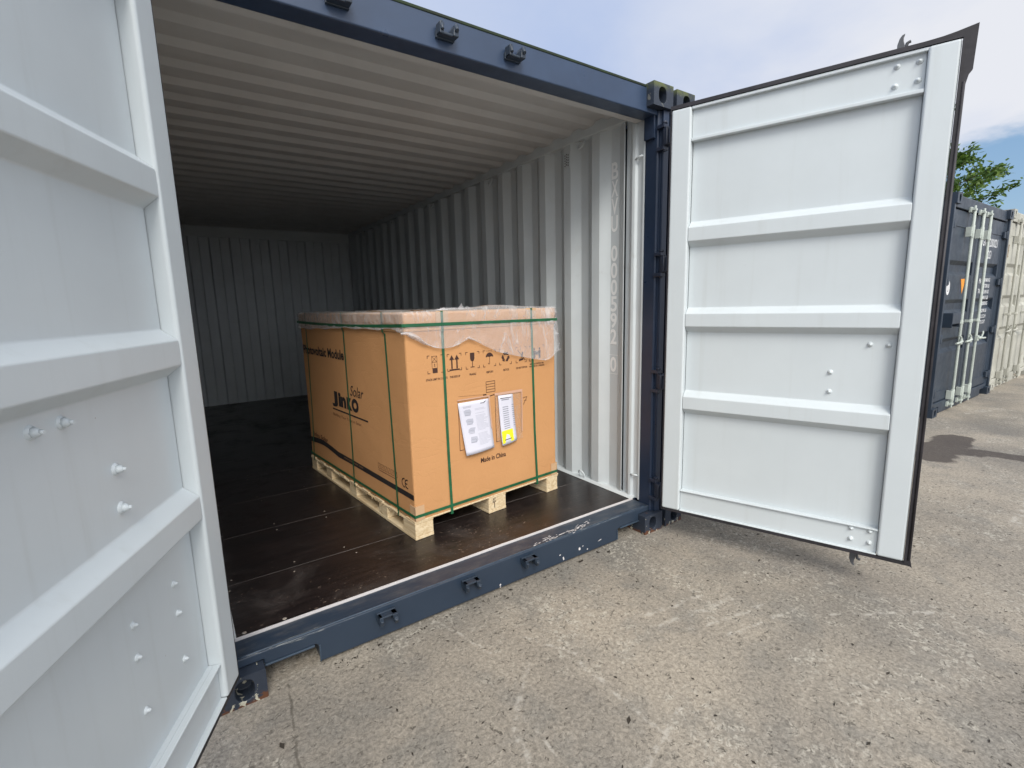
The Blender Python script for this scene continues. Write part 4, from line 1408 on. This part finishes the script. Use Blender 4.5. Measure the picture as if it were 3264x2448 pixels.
# ------------------------------------------------------------------ closed containers of the row
def closed_container(name, loc, label, group, paintm, rods, rodm, lettered, castm, posts_pale=False):
    r = empty(name, loc)
    tag(r, label, 'shipping container', group)
    castings(r, castm)
    box_shell(r, paintm, paintm, paintm, paintm)
    for sx in (-1, 1):
        mb = MB(); mb.prism([(sx * x, y) for x, y in ((1.14, .11), (1.14, .060), (1.175, .045), (1.175, .018), (1.219, .018), (1.219, .165), (1.14, .165))], 2, .118, HT - .118)
        mb.build('corner_post', paintm, r, bevel=.004)
    mb = MB(); mb.prism([(.035, 2.445), (.15, 2.445), (.15, 2.57), (.045, 2.583), (.035, 2.57)], 0, -1.15, 1.15); mb.build('header', paintm, r, bevel=.004)
    mb = MB(); mb.prism([(-1.15, .16), (1.15, .16), (1.15, .121), (1.055, .121), (1.055, .10), (.87, .10), (.86, .02), (-.86, .02), (-.87, .10), (-1.055, .10), (-1.055, .121), (-1.15, .121)], 1, .040, .17)
    mb.build('sill', paintm, r, bevel=.004)
    for side in (-1, 1):
        d = empty('door', (0, 0, 0), 0, r)
        xa, xb = (-1.128, -.012) if side < 0 else (.012, 1.128)
        mb = MB()
        prof = [(.168, .062)]
        for zc in RIBS[::-1]: prof += [(zc - .085, .062), (zc - .040, .100), (zc + .040, .100), (zc + .085, .062)]
        prof += [(2.438, .062)]
        poly = [(y, z) for z, y in prof] + [(.120, 2.438), (.120, .168)]
        mb.prism(poly, 0, xa + .13, xb - .10)
        mb.box((xa, .060, .168), (xa + .1299, .12, 2.438)); mb.box((xb - .0999, .060, .168), (xb, .12, 2.438))
        mb.box((xa + .02, .055, .170), (xb - .02, .060, .29)); mb.box((xa + .02, .055, 2.25), (xb - .02, .060, 2.43))
        mb.build('door_panel', paintm, d, bevel=.004)
        mb = MB()
        mb.box((xa - .014, .070, .162), (xa - .0005, .11, 2.444)); mb.box((xb + .0005, .070, .162), (xb + .010, .11, 2.444))
        mb.build('gasket', M['rubber'], d)
        for z in (2.26, 1.62, .95, .30):
            mb = MB()
            xh = side * 1.150
            mb.box((min(xh - side * .10, xh + side * .03), .030, z - .042), (max(xh - side * .10, xh + side * .03), .054, z + .042))
            mb.tube([(xh, .030, z - .055), (xh, .030, z + .055)], .015, 8)
            mb.build('hinge', paintm, d, bevel=.003)
        for x in rods:
            if (x < 0) != (side < 0): continue
            mb = MB()
            mb.tube([(x, -.002, .10), (x, -.002, 2.455)], .0165, 12)
            for z, q in ((2.455, 1), (.10, -1)):
                mb.box((x - .040, -.018, z - .012), (x + .034, .028, z + .012)); mb.tube([(x, -.002, z - .02 * q), (x, -.002, z + .045 * q)], .012, 8)
                mb.box((x - .055, .018, z - .03), (x + .055, .040, z + .03))
            rod = mb.build('lock_rod', rodm, d, bevel=.002)
            for z, hh in ((2.20, .075), (1.125, .022), (.215, .072)):
                mb = MB(); mb.box((x - .042, -.004, z - hh * .75), (x + .002, .050, z + hh * .75)); mb.tube([(x, -.002, z - hh), (x, -.002, z + hh)], .0205, 10); mb.build('rod_bracket', rodm, rod, bevel=.003)
            mb = MB()
            hd = 1 if (side > 0) else -1
            mb.tube([(x, -.024, .89), (x + hd * .05, -.040, .895), (x + hd * .12, -.042, .885), (x + hd * .26, -.040, .88)], [.020, .017, .013, .012], 8)
            mb.box((x - .034, -.030, .855), (x + .034, .0, .925)); mb.tube([(x + hd * .09, -.03, .87), (x + hd * .11, -.045, .95), (x + hd * .15, -.035, .97)], .010, 8)
            mb.build('handle', rodm, rod, bevel=.002)
        if lettered and side > 0:
            mb = MB(); pl = lambda x, z: (x, .0585, z)
            add_text(mb, 'GVU 200021', (.20, .90, 2.080, 2.190), lambda x, z: (x, .0528 if z > 2.25 else .0600, z), .02)
            add_text(mb, '22G1', (.46, .66, 1.925, 2.035), lambda x, z: (x, .0610, z), .02)
            mb.build('painted_number', M['stencil'], d, recalc=False)
            mb = MB()
            pl2 = lambda x, z: (x, .0608, z)
            for k, tx in enumerate(('30480 KG', '67200 LB', '2180 KG', '4810 LB', '28300 KG', '62390 LB', '33.2 CU.M', '1172 CU.FT')):
                z = 1.645 - .078 * k - (.0 if k < 5 else .02)
                add_text(mb, tx, (.50, .76, z - .024, z + .026), pl2 if abs(z - 1.320) > .09 else (lambda x, z: (x, .0600, z)), .03)
            add_text(mb, 'MAX', (.26, .44, 1.60, 1.665), pl2, .04); add_text(mb, 'TARE', (.26, .40, 1.47, 1.53), pl2, .04)
            mb.build('painted_text', M['stencil'], d, recalc=False)
        if lettered and side < 0:
            mb = MB(); cx_, cz = -.955, 1.545
            mb.add([(cx_ + .060 * math.cos(k * math.pi / 12), .0595, cz + .085 * math.sin(k * math.pi / 12)) for k in range(24)], [tuple(range(24))])
            mb.cur = 1
            mb.ribbon([(cx_ + .028 * math.cos(R(a)), cz + .045 * math.sin(R(a))) for a in range(0, 361, 24)], .008, lambda x, z: (x, .0588, z))
            mb.build('round_sticker', [M['whitestick'], M['greystick']], d, recalc=False)
            mb = MB(); cx_ = -.420
            mb.add([(cx_ - .095, .0595, 1.650), (cx_ + .095, .0595, 1.655), (cx_, .0595, 1.470)], [(0, 1, 2)])
            mb.build('warning_triangle', M['orange'], d, recalc=False)
            mb = MB()
            mb.box((-1.02, -.030, 1.235), (-.72, .062, 1.250)); mb.box((-1.02, -.030, 1.08), (-1.008, .062, 1.236)); mb.box((-.732, -.030, 1.08), (-.72, .062, 1.236)); mb.box((-1.02, -.032, 1.12), (-.72, -.022, 1.236))
            mb.build('lock_box', paintm, d, bevel=.004)
    return r


closed_container('shipping_container', (2.474, .004, -.002), 'closed navy container directly beside the open one, mostly hidden by its door', 'closed navy containers', M['navy'], (-.56, -.18, .13), M['galv'], True, M['casting'])
fc_ = closed_container('shipping_container', (7.12, -.10, -.012), 'closed navy container with white lock rods and an orange triangle sticker', 'closed navy containers', M['navyfar'], (-.56, -.18, .13), M['galv'], True, M['navyfar'])
fc_.scale = (1, 1, .972)
cr_ = closed_container('shipping_container', (9.80, -.06, -.03), 'weathered cream container with rusty foot beyond the lettered navy one', None, M['cream'], (-.74, -.33, .35), M['cream'], False, M['cream'])
mb = MB()
add_text(mb, 'B1', (-1.205, -.98, 1.93, 2.11), lambda x, z: (x, .0168 if x < -1.14 else .0545, z), .0)
mb.build('painted_mark', M['rustmark'], cr_, recalc=False)

# ------------------------------------------------------------------ tree behind the far container
tree = empty('tree', (14.6, 3.05, .30))
tag(tree, 'leafy green tree standing behind the row of containers', 'tree')
rt = random.Random(11)
mb = MB()
mb.tube([(0, 0, -.32), (.05, .02, .8), (-.02, .05, 1.7), (.03, 0, 2.6), (.0, .02, 3.5), (.03, 0, 4.4)], [.16, .13, .11, .085, .05, .02], 9)
tips = []
for k in range(34):
    z = 1.3 + 2.9 * (k / 33) ** .9; a = k * 2.4 + rt.uniform(-.4, .4)
    L = 2.0 * (1 - .45 * abs((z - 2.6) / 1.9)) * rt.uniform(.75, 1.1)
    p = Vector((0, 0, z)); pts = [p]; d = Vector((math.cos(a), math.sin(a), rt.uniform(.15, .6)))
    for s_ in range(4):
        p = p + d.normalized() * L / 4; pts.append(p.copy())
        d += Vector((rt.uniform(-.25, .25), rt.uniform(-.25, .25), rt.uniform(-.1, .2)))
    mb.tube(pts, [.035, .027, .02, .012, .006], 5)
    for q in range(9):
        i = 1 + q % 4; b0 = pts[i]; dd = (pts[i] - pts[i - 1]).normalized() + Vector((rt.uniform(-.8, .8), rt.uniform(-.8, .8), rt.uniform(-.35, .6)))
        e = b0 + dd.normalized() * rt.uniform(.25, .6)
        mb.tube([b0, (b0 + e) / 2 + Vector((0, 0, .03)), e], [.008, .006, .003], 4, caps=False)
        tips.append((b0, e))
mb.build('trunk', M['bark'], tree)
mb = MB()
for b0, e in tips:
    for q in range(54):
        t = rt.uniform(.1, 1.12); c = b0 + (e - b0) * t + Vector((rt.gauss(0, .06), rt.gauss(0, .06), rt.gauss(0, .06)))
        u = Vector((rt.uniform(-1, 1), rt.uniform(-1, 1), rt.uniform(-.6, .6))) + (e - b0).normalized() * .6
        u.normalize(); w = u.orthogonal(); w.rotate(Matrix.Rotation(rt.uniform(0, 6.28), 3, u)); w.normalize()
        l, wd = rt.uniform(.045, .085), rt.uniform(.018, .034)
        mb.add([c - u * l, c + w * wd, c + u * l, c - w * wd], [(0, 1, 2, 3)])
mb.build('crown', M['leaf'], tree, recalc=False)

# ------------------------------------------------------------------ grit and leaf litter on the yard
mb = MB()
rg = random.Random(21)
for k in range(420):
    x, y = rg.uniform(-1.1, 3.4), rg.uniform(-1.9, 0.0)
    if rg.random() < .25: y = -abs(rg.gauss(0, .03)) + .03; x = rg.uniform(-.85, .86)
    a = rg.uniform(0, 6.28); l = rg.uniform(.003, .010) if rg.random() < .93 else rg.uniform(.010, .020); w = l * rg.uniform(.2, .6); z = .0012
    c, s_ = math.cos(a), math.sin(a)
    mb.add([(x + c * l, y + s_ * l, z), (x - s_ * w, y + c * w, z + .002), (x - c * l, y - s_ * l, z), (x + s_ * w, y - c * w, z + .0015)], [(0, 1, 2, 3)])
tag(mb.build('grit', M['litter'], recalc=False), kind='stuff')
